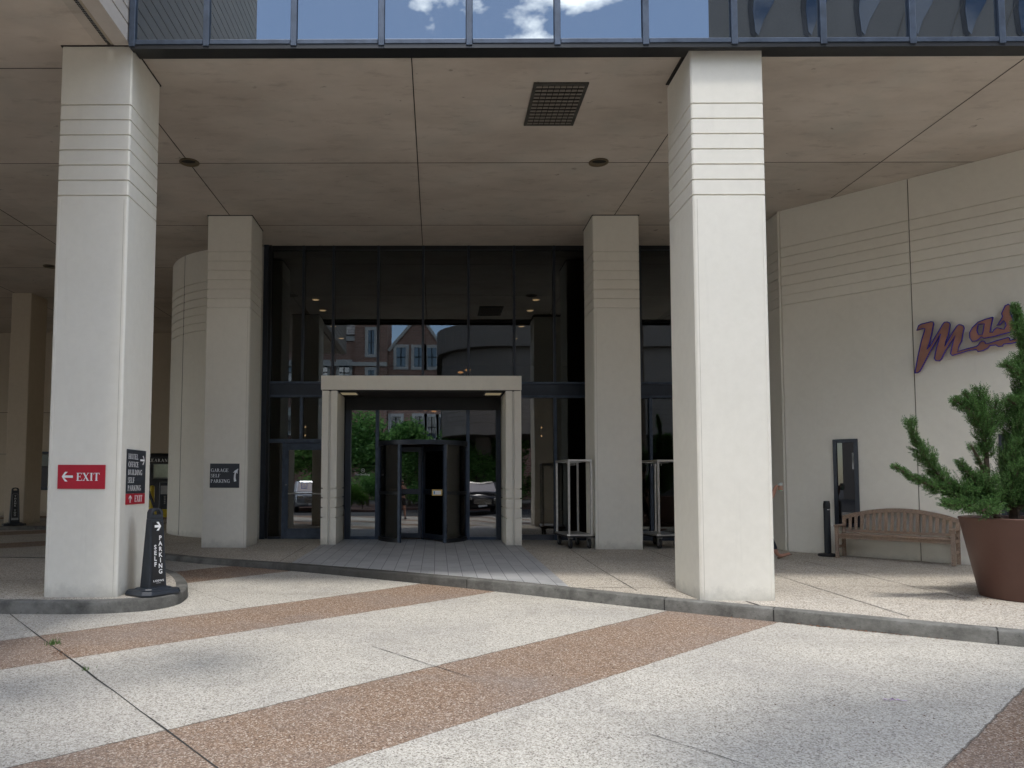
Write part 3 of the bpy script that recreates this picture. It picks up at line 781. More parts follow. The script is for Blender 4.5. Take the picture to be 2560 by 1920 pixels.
for i in range(1, n): x = vx0+w + (vx1-vx0-2*w)*i/n; mb.box(x-.004, x+.004, vy0+w, vy1-w, ZC-.032, ZC-.025)
mb.build('cross_bars', M['slot'], vt)

# ------------------------------------------------------------------ entrance facade
FY = 16.35; FB = gz(16.35)
fa = thing('entrance_facade', 'tall dark tinted glass entrance wall under the canopy', 'glass facade', None, (1.5, FY, FB))
MX = [-3.053, -2.367, -1.341, -.319, .713, 1.751, 2.66, 3.65, 4.6, 5.55, 6.5]
EDGE0 = -3.90
def vm(x, z0, z1, w=.075, mat='bronze', y0=FY-.08): return MB().box(x-w/2, x+w/2, y0, FY+.05, z0, z1).build('mullion', M[mat], fa, bevel=.004)
ZT0, ZT1 = 3.30, 3.66
for x in MX: vm(x, ZT1+.001, ZC-.005, .055)
MB().box(-3.95, -3.84, FY-.14, FY+.05, FB, ZC-.005).build('jamb', M['bronze'], fa, bevel=.004)
MB().box(-3.84, -3.78, FY-.10, FY+.05, FB+.01, ZC-.005).build('jamb', M['black'], fa)
# transom band in two halves, broken by the portal
for (a, b) in ((-3.78, -2.40), (1.76, 6.8)):
    t = MB().box(a, b, FY-.07, FY+.05, ZT0+.05, ZT1-.05).build('transom', M['bronze'], fa)
    MB().box(a, b, FY-.11, FY+.05, ZT1-.05, ZT1).build('transom_rail', M['bandframe'], t, bevel=.004)
    MB().box(a, b, FY-.11, FY+.05, ZT0, ZT0+.05).build('transom_rail', M['bandframe'], t, bevel=.004)
MB().box(-3.78, 6.8, FY-.06, FY+.05, ZC-.10, ZC-.005).build('head_rail', M['black'], fa)
xs = [-3.78] + MX + [6.78]
for i in range(len(xs)-1):
    a, b = xs[i]+.028, xs[i+1]-.028
    if a < -3.7: a = xs[i]
    MB().box(a, b, FY-.012, FY, ZT1-.02, ZC-.10).build('pane', M['glass'], fa)
# lower left: sidelight panel, door and lights above
zr0, zr1 = 2.27, 2.36
MB().box(-3.78, -2.40, FY-.08, FY+.05, zr0, zr1).build('transom', M['bandframe'], fa, bevel=.004)
vm(-3.06, zr1, ZT0, .07, 'bandframe'); vm(-3.44, FB, zr0, .06, 'bandframe')
MB().box(-3.78, -3.09, FY-.012, FY, zr1, ZT0).build('pane', M['glass'], fa)
MB().box(-3.02, -2.42, FY-.012, FY, zr1, ZT0).build('pane', M['glass'], fa)
MB().box(-3.78, -3.47, FY-.012, FY, FB+.05, zr0).build('pane', M['curvedglass'], fa)
MB().box(-3.78, -3.47, FY-.06, FY+.03, FB, FB+.05).build('sill', M['bronze'], fa)
# lower right
for x in (2.66, 3.75, 4.8, 5.85): vm(x, FB, ZT0, .07, 'bandframe')
xr = [1.74, 2.66, 3.75, 4.8, 5.85, 6.78]
for i in range(5):
    MB().box(xr[i]+.036, xr[i+1]-.036, FY-.012, FY, FB+.12, ZT0).build('pane', M['glasswavy'] if i == 0 else M['glass'], fa)
    MB().box(xr[i]+.036, xr[i+1]-.036, FY-.07, FY+.03, FB, FB+.12).build('sill', M['bronze'], fa)
# glazing inside the portal
MB().box(-2.06, 1.44, FY-.06, FY+.04, 3.02, 3.33).build('head_panel', M['black'], fa)
MB().box(-2.06, -1.93, FY-.08, FY+.04, FB, 3.02).build('jamb', M['bronze'], fa)
MB().box(1.33, 1.44, FY-.08, FY+.04, FB, 3.02).build('jamb', M['bronze'], fa)
vm(-1.341, FB, 3.02, .075, 'bandframe'); vm(.70, FB, 3.02, .075, 'bandframe')
MB().box(-1.93, -1.38, FY-.012, FY, FB+.07, 3.02).build('pane', M['entryglass'], fa)
MB().box(.74, 1.33, FY-.012, FY, FB+.07, 3.02).build('pane', M['glasswavy'], fa)
MB().box(-1.30, .66, FY-.012, FY, 2.34, 3.02).build('pane', M['entryglass'], fa)
for (a, b) in ((-1.93, -1.38), (.74, 1.33)): MB().box(a, b, FY-.07, FY+.03, FB, FB+.07).build('sill', M['bandframe'], fa, bevel=.004)
# glass door on the left
dr = thing('glass_door', 'framed glass door left of the portal with a push bar', 'door', None, (-3.41, FY-.065, FB))
mb = MB(); D0, D1, DT = -3.41, -2.42, 2.26
mb.box(D0, D0+.085, FY-.10, FY-.03, FB+.01, DT); mb.box(D1-.085, D1, FY-.10, FY-.03, FB+.01, DT); mb.box(D0+.085, D1-.085, FY-.10, FY-.03, DT-.15, DT); mb.box(D0+.085, D1-.085, FY-.10, FY-.03, FB+.01, FB+.24)
mb.build('frame', M['bandframe'], dr, bevel=.005)
MB().box(D0+.085, D1-.085, FY-.07, FY-.06, FB+.24, DT-.15).build('pane', M['doorglass'], dr)
mb = MB(); mb.tube([(D0+.10, FY-.14, 1.13), (D1-.03, FY-.14, 1.13)], .014); mb.tube([(D0+.10, FY-.14, 1.13), (D0+.10, FY-.09, 1.13)], .01); mb.tube([(D1-.04, FY-.14, 1.13), (D1-.04, FY-.09, 1.13)], .01)
mb.build('push_bar', M['alu'], dr, smooth=True)
MB().lathe([(0, 0), (.022, 0), (.022, .01), (0, .012)], (D0+.04, FY-.11, 1.32), 12).build('lock', M['steel'], dr)
# access symbol on the door glass
mb = MB(); FD = lambda u, v, w: (u, FY-.072-w, v)
mb.poly([(-3.03, 1.24), (-2.90, 1.24), (-2.90, 1.38), (-3.03, 1.38)], [[(-3.02, 1.25), (-2.91, 1.25), (-2.91, 1.37), (-3.02, 1.37)]], FD, .0008)
mb.tube([FD(-2.975 + .028*math.cos(R(a)), 1.283 + .028*math.sin(R(a)), .002) for a in range(120, 400, 20)], .004, 5)
mb.tube([FD(-2.975, 1.345, .002), FD(-2.972, 1.30, .002), FD(-2.945, 1.30, .002), FD(-2.93, 1.265, .002)], .005, 5)
mb.build('access_symbol', simple('blue_vinyl', (.05, .12, .45), .5), dr)

dr.rotation_euler = (0, 0, R(-3))

# no smoking decal
ns = thing('no_smoking_decal', 'small white no smoking decal on the glass left of the revolving door', 'decal', None, (-1.66, FY, 1.62))
ND = lambda u, v, w: (-1.662+u, FY-.0125-w, 1.60+v)
mb = MB()
n = 24; mb.poly([(.045*math.cos(2*math.pi*k/n), .055+.045*math.sin(2*math.pi*k/n)) for k in range(n)], [[(.037*math.cos(2*math.pi*k/n), .055+.037*math.sin(2*math.pi*k/n)) for k in range(n)]], ND, .001)
mb.add([ND(-.024, .050, .0015), ND(.018, .050, .0015), ND(.018, .058, .0015), ND(-.024, .058, .0015)], [(0, 1, 2, 3)])
mb.add([ND(-.031, .082, .002), ND(-.027, .086, .002), ND(.031, .029, .002), ND(.027, .025, .002)], [(0, 1, 2, 3)])
mb.build('symbol', M['white'], ns)
mb = MB(); mb.add(*sans('No Smoking', .062, lambda u, v, w: ND(u, v-.035, w), .001, bold=.001)); mb.build('lettering', M['white'], ns)

# lobby behind the glass
lb = thing('lobby_interior', 'dim lobby seen through the tinted entrance glass', 'interior', None, (1.5, 23, FB))
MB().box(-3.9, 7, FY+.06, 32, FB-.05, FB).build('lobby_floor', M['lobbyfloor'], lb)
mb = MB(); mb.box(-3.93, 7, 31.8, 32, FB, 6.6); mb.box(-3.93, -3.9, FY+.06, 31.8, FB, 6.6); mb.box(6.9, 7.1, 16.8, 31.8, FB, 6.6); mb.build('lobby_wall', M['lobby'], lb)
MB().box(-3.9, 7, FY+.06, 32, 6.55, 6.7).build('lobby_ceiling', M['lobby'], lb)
def spot(x, y, z, label, r=.10, m='warm', grp='small round lobby ceiling spots behind the glass'):
    d = thing('lobby_spot', label, 'ceiling light', grp, (x, y, z))
    MB().lathe([(r, 0), (r*1.15, 0), (r*1.15, -.02), (r, -.02)], (x, y, z), 16).build('ring', M['brass'], d)
    mb = MB(); mb.add([(x+r*math.cos(2*math.pi*k/16), y+r*math.sin(2*math.pi*k/16), z-.012) for k in range(16)], [tuple(range(16))]); mb.build('lamp', M[m], d)
LS = {(0, 0): 'nearest lobby spot on the left, highest of its row', (0, 1): 'second lobby spot from the top on the left', (0, 2): 'third lobby spot down on the left row', (0, 3): 'lowest lobby spot of the left row',
      (1, 0): 'nearest lobby spot on the right, highest of its row', (1, 1): 'second lobby spot from the top on the right', (1, 2): 'third lobby spot down on the right row', (1, 3): 'lowest lobby spot of the right row'}
for i, x in enumerate((-3.42, 2.77)):
    for j, y in enumerate((20.13, 21.4, 23.6, 25.6)): spot(x, y, 6.53, LS[(i, j)])
def sconce(x, label):
    s = thing('wall_sconce', label, 'wall lamp', 'brass wall sconces in the lobby', (x, 20.5, 2.8))
    MB().lathe([(0, -.16), (.03, -.14), (.03, .14), (0, .16)], (x, 20.5, 2.85), 12).build('backplate', M['brass'], s)
    for dzz in (.10, -.14): MB().lathe([(0, -.035), (.028, 0), (0, .035)], (x, 20.44, 2.85+dzz), 10).build('bulb', M['warm'], s)
sconce(-3.72, 'glowing brass sconce seen through the glass above the left door'); sconce(2.95, 'glowing brass sconce seen through the glass left of the bare rear column')
ch = thing('chandelier', 'cluster of glowing amber shades hanging in the lobby above the revolving door', 'chandelier', None, (.3, 23, 6.5))
for (x, y, z) in ((-1.1, 22, 3.95), (.25, 21.5, 4.15), (.5, 22.4, 4.65), (.75, 23, 4.9), (.95, 22.2, 4.85), (.62, 24, 4.2), (.85, 23.5, 4.0), (-.1, 24, 3.75), (-.35, 22.5, 3.65), (-.2, 21, 3.6), (.1, 22, 4.5)):
    rd = MB().tube([(x, y, z+.08), (x, y, 6.54)], .006, 5).build('stem', M['brass'], ch)
    MB().lathe([(0, .04), (.06, .03), (.10, 0), (.06, -.02), (0, -.025)], (x, y, z), 12).build('shade', M['amber'], rd, smooth=True)

# portal ------------------------------------------------------------------
PY = 15.07
po = thing('portal', 'beige concrete portal frame around the revolving door', 'portal', None, (-.34, PY, .1))
for s, (a, b) in ((1, (-2.40, -2.08)), (-1, (1.437, 1.757))):
    z0 = gz(PY)-.03; i0, i1 = (b, a) if s > 0 else (a, b)
    prof = []
    mid = a + .165 if s > 0 else b - .165
    def ring(z, d):
        # plan with a vertical reveal on the front face
        return [(a+d, PY+d, z), (mid-.022, PY+d, z), (mid-.022, PY+.04, z), (mid+.022, PY+.04, z), (mid+.022, PY+d, z), (b-d, PY+d, z), (b-d, FY-.1, z), (a+d, FY-.1, z)]
    lv = [(z0, 0)]
    for g in (.66, .865, 1.065, 1.262): lv += [(g-.012, 0), (g-.010, .03), (g+.010, .03), (g+.012, 0)]
    lv.append((3.30, 0))
    MB().rings([ring(z, d) for z, d in lv]).build('leg', M['portal'], po)
    MB().box(mid-.009, mid+.009, PY+.012, PY+.028, z0, 3.29).build('reveal_strip', M['stucco'], po)
MB().box(-2.425, 1.745+.02, PY-.012, FY-.09, 3.318, 3.618).build('lintel', M['portal'], po, bevel=.008)
MB().box(-2.39, 1.74, PY+.02, FY-.1, 3.295, 3.32).build('shadow_gap', M['joint'], po)
for x, lab in ((-1.88, 'left'), (1.2, 'right')):
    MB().box(x-.17, x+.17, PY+.16, PY+.62, 3.285, 3.297).build('soffit_lamp', M['portlamp'], po)
    mb = MB()
    for q in ((x-.19, x-.17, PY+.14, PY+.64), (x+.17, x+.19, PY+.14, PY+.64), (x-.17, x+.17, PY+.14, PY+.16), (x-.17, x+.17, PY+.62, PY+.64)): mb.box(*q, 3.278, 3.3)
    mb.build('lamp_frame', M['bronze'], po)

# revolving door -----------------------------------------------------------
rc = (-.31, FY); RR = .985
rd = thing('revolving_door', 'black revolving door with curved glass walls in the middle of the portal', 'revolving door', None, (rc[0], rc[1], FB))
FZ = FB - .02
def arc(r0, r1, z0, z1, a0, a1, n=24):
    mb = MB(); rs = []
    for k in range(n+1):
        a = R(a0+(a1-a0)*k/n); c, s = math.cos(a), math.sin(a)
        rs.append([(rc[0]+r0*c, rc[1]+r0*s, z0), (rc[0]+r1*c, rc[1]+r1*s, z0), (rc[0]+r1*c, rc[1]+r1*s, z1), (rc[0]+r0*c, rc[1]+r0*s, z1)])
    return mb.rings(rs)
arc(.90, RR+.02, 2.20, 2.30, 0, 359.9, 60).build('top_ring', M['bronze'], rd, smooth=True)
MB().lathe([(0, 0), (.9, 0), (.9, .05), (0, .05)], (rc[0], rc[1], 2.24), 48).build('canopy_disc', M['black'], rd)
for (a0, a1) in ((182, 239), (301, 358), (2, 59), (121, 178)):
    arc(.955, .97, FZ+.11, 2.20, a0, a1).build('curved_glass', M['curvedglass'], rd, smooth=True)
    arc(.935, RR+.01, FZ, FZ+.10, a0, a1).build('curved_kick_rail', M['black'], rd, smooth=True)
    if a0 in (182, 301): arc(.945, RR, 1.13, 1.20, a0, a1).build('curved_mid_rail', M['black'], rd, smooth=True)
for a in (181, 240, 300, 359, 60, 120):
    c, s = math.cos(R(a)), math.sin(R(a))
    MB().bar((rc[0]+.965*c, rc[1]+.965*s, FZ), (rc[0]+.965*c, rc[1]+.965*s, 2.20), .06, .07, (c, s, 0)).build('post', M['bandframe'], rd, bevel=.005)
MB().lathe([(0, 0), (.03, 0), (.03, 2.1), (0, 2.1)], (rc[0], rc[1], FB), 16).build('centre_post', M['bandframe'], rd, smooth=True)
for j, ang in enumerate((182.7, 302.7, 62.7)):
    d = Vector((math.cos(R(ang)), math.sin(R(ang)), 0)); nrm = Vector((-d.y, d.x, 0)); o = Vector((rc[0], rc[1], 0))
    def P(r, z, w=0): return tuple(o + d*r + nrm*w + Vector((0, 0, z)))
    mb = MB(); z0, z1 = FB+.03, 2.18
    mb.bar(P(.07, z0), P(.07, z1), .07, .04, nrm); mb.bar(P(.88, z0), P(.88, z1), .07, .04, nrm)
    mb.bar(P(.105, z1-.05), P(.845, z1-.05), .04, .10); mb.bar(P(.105, z0+.06), P(.845, z0+.06), .04, .11); mb.bar(P(.105, 1.185), P(.845, 1.185), .04, .12)
    lf = mb.build('door_leaf', M['bronze'], rd, bevel=.004)
    mb = MB()
    for za, zb in ((z0+.115, 1.125), (1.245, z1-.1)):
        mb.rings([[P(.105, za, w), P(.845, za, w), P(.845, zb, w), P(.105, zb, w)] for w in (-.004, .004)])
    mb.build('leaf_glass', M['doorglass'] if j == 0 else M['curvedglass'], lf)
pl = thing('door_plaque', 'small brass framed card on the dark right leaf of the revolving door', 'plaque', None, (.02, 15.6, 1.19))
PLF = lambda u, v, w: (.01+u*.9, 15.46-w+u*-.3, 1.175+v)
MB().poly([(-.12, -.065), (.12, -.065), (.12, .065), (-.12, .065)], [], PLF, .012).build('frame', M['gold'], pl)
MB().poly([(-.095, -.042), (.095, -.042), (.095, .042), (-.095, .042)], [], lambda u, v, w: PLF(u, v, w+.013), .002).build('card', M['white'], pl)
mb = MB(); mb.poly([(-.08, -.03), (-.05, -.03), (-.05, .03), (-.08, .03)], [], lambda u, v, w: PLF(u, v, w+.016), .001); mb.build('printed_mark', simple('blue_print', (.1, .3, .5)), pl)

# ------------------------------------------------------------------ wall signs
ex = thing('exit_sign', 'red EXIT sign with a white left arrow on the left front column', 'sign', None, (-4.26, 8.67, 1.44))
FE = lambda u, v, w: (-4.546+u, 8.668-w, 1.295+v)
MB().poly([(0, 0), (.573, 0), (.573, .288), (0, .288)], [], lambda u, v, w: FE(u, v, -.003+w), .006).build('panel', M['red'], ex)
mb = MB(); serif(mb, 'EXIT', .226, .098, .093, lambda u, v, w: FE(u, v, w+.003), 1.16, .02, 1.15); arrow(mb, .118, .146, .135, .115, .028, 180, lambda u, v, w: FE(u, v, w+.003)); mb.build('lettering', M['white'], ex)
ds = thing('directory_sign', 'dark hotel and self parking directory with a red EXIT strip on the column side', 'sign', None, (-3.79, 9.1, 1.4))
FDm = lambda u, v, w: (-3.787+w, 8.828+u, 1.102+v)
MB().poly([(0, .135), (.572, .135), (.572, .68), (0, .68)], [], lambda u, v, w: FDm(u, v, w-.003), .006).build('panel', M['slate'], ds)
MB().poly([(0, 0), (.572, 0), (.572, .133), (0, .133)], [], lambda u, v, w: FDm(u, v, w-.003), .006).build('exit_strip', M['red'], ds)
mb = MB(); F3 = lambda u, v, w: FDm(u, v, w+.003)
for i, wd in enumerate(('HOTEL', 'OFFICE', 'BUILDING', 'SELF', 'PARKING')): serif(mb, wd, .035, .560-.0975*i, .066, F3, 1.15, .02, 1.1)
serif(mb, 'EXIT', .245, .030, .080, F3, 1.15, 0, 1.25)
arrow(mb, .46, .555, .14, .115, .024, 0, F3); arrow(mb, .115, .068, .095, .09, .02, 90, F3)
mb.build('lettering', M['white'], ds)
gs = thing('garage_sign', 'dark GARAGE SELF PARKING sign with a curved arrow on the left rear column', 'sign', None, (-4.2, 14.4, 1.5))
FG = lambda u, v, w: (-4.51+u, 14.402-w, 1.270+v)
MB().poly([(0, 0), (.586, 0), (.586, .481), (0, .481)], [], lambda u, v, w: FG(u, v, -.004+w), .007).build('panel', M['slate'], gs)
mb = MB(); F4 = lambda u, v, w: FG(u, v, w+.003)
for i, wd in enumerate(('GARAGE', 'SELF', 'PARKING')): serif(mb, wd, .018, .315-.107*i, .066, F4, 1.12, .03, 1.1)
mb.poly([(.485, .12), (.478, .18), (.482, .25), (.497, .305), (.462, .298), (.50, .345), (.568, .385), (.552, .33), (.553, .278), (.530, .305), (.518, .27), (.515, .20), (.530, .133)], [], lambda u, v, w: F4(u, v, w+.002), .001)
mb.build('lettering', M['paleblue'], gs)

# restaurant script sign on the angled wall
rs = thing('script_sign', 'faded script sign with unlit blue neon outline high on the angled wall', 'sign', None, wp(2.9, 3.8))
A = [(2.19,3.31),(2.24,3.58),(2.3,3.85),(2.35,4.02),(2.36,4.06),(2.33,4.07),(2.24,4.05),(2.27,4.13),(2.31,4.15),(2.38,4.16),(2.45,4.17),(2.48,4.16),(2.49,4.13),(2.48,4.09),(2.46,3.98),(2.43,3.86),(2.42,3.81),(2.38,3.7),(2.42,3.75),(2.46,3.82),(2.54,3.96),(2.61,4.09),(2.64,4.13),(2.68,4.13),(2.71,4.11),(2.72,4.08),(2.71,4.02),(2.69,3.91),(2.65,3.8),(2.63,3.72),(2.69,3.83),(2.76,3.96),(2.81,4.04),(2.84,4.06),(2.87,4.05),(2.9,4.03),(2.91,3.99),(2.89,3.9),(2.87,3.78),(2.83,3.7),(2.81,3.61),(2.94,3.64),(3.06,3.66),(3.09,3.68),(3.11,3.72),(3.14,3.74),(3.17,3.73),(3.19,3.69),(3.22,3.69),(3.33,3.72),(3.48,3.75),(3.5,3.74),(3.5,3.7),(3.58,3.72),(3.69,3.73),(3.69,3.67),(3.51,3.65),(3.42,3.65),(3.4,3.62),(3.35,3.62),(3.32,3.65),(3.24,3.65),(3.21,3.61),(3.15,3.58),(3.08,3.57),(3.06,3.61),(2.94,3.6),(2.82,3.57),(2.73,3.55),(2.71,3.58),(2.74,3.74),(2.78,3.88),(2.71,3.76),(2.64,3.64),(2.58,3.51),(2.55,3.48),(2.5,3.49),(2.48,3.53),(2.51,3.69),(2.58,3.94),(2.5,3.8),(2.41,3.63),(2.3,3.4),(2.26,3.33),(2.23,3.31)]
B = [(3.3,4.11),(3.19,4.09),(3.1,4.06),(3.02,3.98),(2.98,3.9),(2.98,3.81),(3.01,3.75),(3.06,3.75),(3.11,3.78),(3.13,3.81),(3.17,3.78),(3.29,3.79),(3.44,3.82),(3.58,3.84),(3.69,3.86),(3.68,3.94),(3.61,3.93),(3.55,3.9),(3.57,3.96),(3.55,4.04),(3.52,4.15),(3.54,4.22),(3.52,4.27),(3.5,4.29),(3.46,4.27),(3.42,4.18),(3.41,4.15),(3.42,4.1),(3.39,4.04),(3.35,3.97),(3.38,3.97),(3.43,4.03),(3.45,4.0),(3.46,3.95),(3.43,3.89),(3.39,3.91),(3.34,3.93),(3.3,3.9),(3.28,3.86),(3.25,3.87),(3.27,3.98)]
Bh = [(3.1,4.02),(3.18,4.02),(3.16,3.9),(3.15,3.85),(3.1,3.85),(3.08,3.92)]
O = [(3.89,4.0),(3.89,4.07),(3.87,4.12),(3.84,4.17),(3.8,4.19),(3.75,4.18),(3.7,4.15),(3.67,4.1),(3.65,4.04),(3.65,3.97),(3.66,3.91),(3.7,3.86),(3.74,3.84),(3.79,3.85),(3.83,3.88),(3.87,3.93)]
Oh = [(3.81,4.01),(3.82,4.04),(3.81,4.07),(3.8,4.08),(3.78,4.09),(3.77,4.09),(3.75,4.08),(3.74,4.05),(3.73,4.02),(3.73,3.99),(3.73,3.97),(3.75,3.95),(3.76,3.94),(3.78,3.94),(3.79,3.96),(3.81,3.98)]
FW = lambda u, v, w: wp(u, v, w)
tb = []
for (o_, hs) in ((A, []), (B, [Bh]), ([(a+.05, b+.02) for a, b in O], [[(a+.05, b+.02) for a, b in Oh]])):
    lt = MB().poly(o_, hs, lambda u, v, w: wp(u, v, .03+w), .05).build('letter_face', M['signbrown'], rs)
    mb = MB()
    for l in [o_] + hs:
        l2 = l + [l[0]]; mb.tube([wp(u, v, .094) for u, v in l2], .0085, 6)
    mb.build('neon_tube', M['neon'], lt, smooth=True)
mb = MB()
for (u, v) in ((2.4, 3.7), (2.6, 3.8), (2.8, 3.9), (3.05, 3.85), (3.3, 3.9), (3.5, 4.1)): mb.bar(wp(u, v, -.01), wp(u, v, .035), .02)
mb.build('mounting_stud', M['steel'], rs)
mb = MB()
for k in range(26):
    u, v = random.choice(A + B); mb.bar(wp(u, v, .07), wp(u + random.uniform(-.008, .008), v, .10), .012)
mb.build('tube_support', M['black'], rs)

# ------------------------------------------------------------------ pylon signs
def pylon(label, loc, rz, kind):
    r = thing('pylon_sign', label, 'floor sign', 'black tapered plastic pylon signs', (0, 0, 0))
    mb = MB()   # octagonal rubber base, two steps
    def octo(w, d, z, c=.08): return [(-w+c, -d, z), (w-c, -d, z), (w, -d+c, z), (w, d-c, z), (w-c, d, z), (-w+c, d, z), (-w, d-c, z), (-w, -d+c, z)]
    mb.rings([octo(.275, .235, 0), octo(.28, .24, .02), octo(.265, .225, .06), octo(.19, .155, .070, .05), octo(.18, .145, .085, .05)]); mb.build('base', M['rubber'] if 0 else M['blackplastic'], r, bevel=.004)
    # tapered body with the handle opening near the top
    def wd(z): return .124 - .036*(z-.1)/.94
    def dp(z): return .088 - .052*(z-.1)/.94
    mb = MB(); zt = 1.045
    zs = [.08, .5, .915]
    mb.rings([[(-wd(z), -dp(z), z), (wd(z), -dp(z), z), (wd(z), dp(z), z), (-wd(z), dp(z), z)] for z in zs])
    # head plate with slot
    z0 = .915; a = wd(z0); outer = [(-a, z0), (a, z0), (a-.006, 1.0), (a-.02, 1.025), (a-.045, 1.04), (0, 1.047), (-a+.045, 1.04), (-a+.02, 1.025), (-a+.006, 1.0)]
    hole = [(-.05, .965), (.05, .965), (.045, 1.0), (.02, 1.018), (-.02, 1.018), (-.045, 1.0)]
    mb.poly(outer, [hole], lambda u, v, w: (u, -.04+w, v), .08)
    mb.build('body', M['blackplastic'], r, bevel=.006)
    # sign face
    k = (dp(.915)-dp(.1))/.815
    fn = lambda u, v, w: (u, -(dp(v)) - .001 - w, v)
    mb = MB(); mb.poly([(-wd(.15)+.03, .11), (wd(.15)-.03, .11), (wd(.88)-.022, .88), (-wd(.88)+.022, .88)], [], fn, .003)
    fc = mb.build('sign_face', M['signblack'], r)
    f2 = lambda u, v, w: fn(u, v, w+.004)
    mb = MB()
    if kind == 'park':
        arrow(mb, .003, .825, .092, .105, .03, 0, f2)
        for i, c in enumerate('PARKING'): mb.add(*sans(c, .074, lambda u, v, w, i=i: f2(.036+u, .68-.068*i+v, w), .001, bold=.0022))
        for i, c in enumerate('SELF'): mb.add(*sans(c, .074, lambda u, v, w, i=i: f2(-.036+u, .57-.069*i+v, w), .001, bold=.0022))
        mb.add(*sans('LOEWS', .032, lambda u, v, w: f2(.006+u, .165+v, w), .001, extend=1.45, bold=.0006))
        mb.add(*sans('HOTELS', .014, lambda u, v, w: f2(.006+u, .138+v, w), .001, extend=1.3))
    else:
        for i, c in enumerate('THANK YOU'):
            if c != ' ': mb.add(*sans(c, .068, lambda u, v, w, i=i: f2(u, .80-.064*i+v, w), .001, bold=.0015))
    mb.build('lettering', M['white'], fc)
    if kind != 'park':
        mb = MB(); o = [(-wd(.15)+.035, .155), (wd(.15)-.035, .155), (wd(.88)-.027, .875), (-wd(.88)+.027, .875)]
        i_ = [(-wd(.15)+.043, .215), (wd(.15)-.043, .215), (wd(.88)-.035, .867), (-wd(.88)+.035, .867)]
        mb.poly(o, [i_], f2, .001); mb.build('border', M['steel'], fc)
    r.location = loc; r.rotation_euler = (0, 0, rz)
pylon('black pylon sign reading SELF PARKING at the foot of the EXIT column', (-3.47, 8.95, gz(8.9)), R(58), 'park')
pylon('black pylon sign reading THANK YOU in front of the far left column', (-11.66, 20.0, gz(20)), R(40), 'thanks')

# ------------------------------------------------------------------ luggage carts
def cart():
    r = thing('luggage_cart', 'bare aluminium luggage cart in front of the glass, just left of the bare rear column', 'luggage cart', 'aluminium hotel luggage carts', (0, 0, 0))
    L, W = .51, .26; z0 = .23
    def rr(w, l, z, c=.05): return [(-w+c, -l, z), (w-c, -l, z), (w, -l+c, z), (w, l-c, z), (w-c, l, z), (-w+c, l, z), (-w, l-c, z), (-w, -l+c, z)]
    MB().rings([rr(W, L, z0), rr(W, L, z0+.045)]).build('deck', M['deckplate'], r)
    MB().rings([rr(W+.025, L+.025, z0-.012), rr(W+.03, L+.03, z0+.02), rr(W+.004, L+.004, z0+.022), rr(W+.003, L+.003, z0-.011)]).build('bumper', M['rubber'], r, bevel=.004)
    MB().rings([rr(W+.006, L+.006, z0+.023), rr(W+.006, L+.006, z0+.05), rr(W-.012, L-.012, z0+.052)]).build('deck_trim', M['alu'], r)
    for sx in (-1, 1):
        for sy in (-1, 1):
            x, y = sx*(W-.035), sy*(L-.035)
            MB().box(x-.02, x+.02, y-.02, y+.02, z0+.045, 1.72).build('post', M['alu'], r, bevel=.004)
    mb = MB(); zt = 1.72
    for (a, b) in (((-W+.015, -L+.035), (W-.015, -L+.035)), ((-W+.015, L-.035), (W-.015, L-.035))): mb.bar((a[0], a[1], zt+.02), (b[0], b[1], zt+.02), .04, .04)
    for x in (-W+.035, W-.035): mb.bar((x, -L+.055, zt+.02), (x, L-.055, zt+.02), .04, .04)
    mb.build('top_frame', M['alu'], r, bevel=.003)
    mb = MB(); mb.bar((0, -L+.055, zt-.02), (0, L-.055, zt-.02), .03, .012)
    for y in (-.2, -.1, 0, .1, .2): mb.bar((0, y, zt-.026), (0, y, zt-.07), .008)
    mb.build('hanger_rail', M['alu'], r)
    for sx in (-1, 1):
        for sy in (-1, 1):
            x, y = sx*(W-.07), sy*(L-.09)
            f = MB(); f.box(x-.045, x+.045, y-.045, y+.045, z0-.03, z0-.012); f.box(x-.034, x-.028, y-.03, y+.03, .09, z0-.03); f.box(x+.028, x+.034, y-.03, y+.03, .09, z0-.03)
            ca = f.build('caster', M['steel'], r)
            t = MB(); n = 20; t.rings([[(x+o, y+.095*q*math.cos(2*math.pi*k/n), .1+.1*q*math.sin(2*math.pi*k/n)) for k in range(n)] for o, q in ((-.025, .9), (-.018, 1), (.018, 1), (.025, .9))]); t.build('tyre', M['rubber'], ca, smooth=True)
            t = MB(); t.rings([[(x+o, y+.05*math.cos(2*math.pi*k/n), .1+.05*math.sin(2*math.pi*k/n)) for k in range(n)] for o in (-.027, .027)]); t.build('hub', M['steel'], ca)
    return r
c1 = cart()
# world frame: local +Y long side; nearest corner points at the camera
c1.location = (2.795, 14.9, gz(14.9)); c1.rotation_euler = (0, 0, R(5))
copy_tree(c1, (4.52, 15.0, gz(15.0)), R(12), 'bare aluminium luggage cart half hidden behind the tall right front column')

# ------------------------------------------------------------------ bollard
bo = thing('bollard', 'slim black post on a round base, left of the bench', 'bollard', None, (7.13, 13.4, gz(13.4)))
bx, by, bz = 7.13, 13.4, gz(13.4)
MB().lathe([(0, 0), (.165, 0), (.17, .02), (.16, .04), (.06, .055), (0, .055)], (bx, by, bz), 32).build('base', M['rubber'], bo, smooth=True)
MB().lathe([(.057, .05), (.055, .86), (.0, .86)], (bx, by, bz), 24).build('post', M['blackplastic'], bo, smooth=True)
MB().lathe([(0, .86), (.052, .86), (.058, .865), (.058, .95), (.052, .965), (.052, .985), (.045, 1.0), (0, 1.0)], (bx, by, bz), 24).build('cap', M['black'], bo, smooth=True)
mb = MB(); mb.box(bx-.02, bx+.02, by-.062, by-.05, bz+.838, bz+.846); mb.build('label_strip', M['white'], bo)

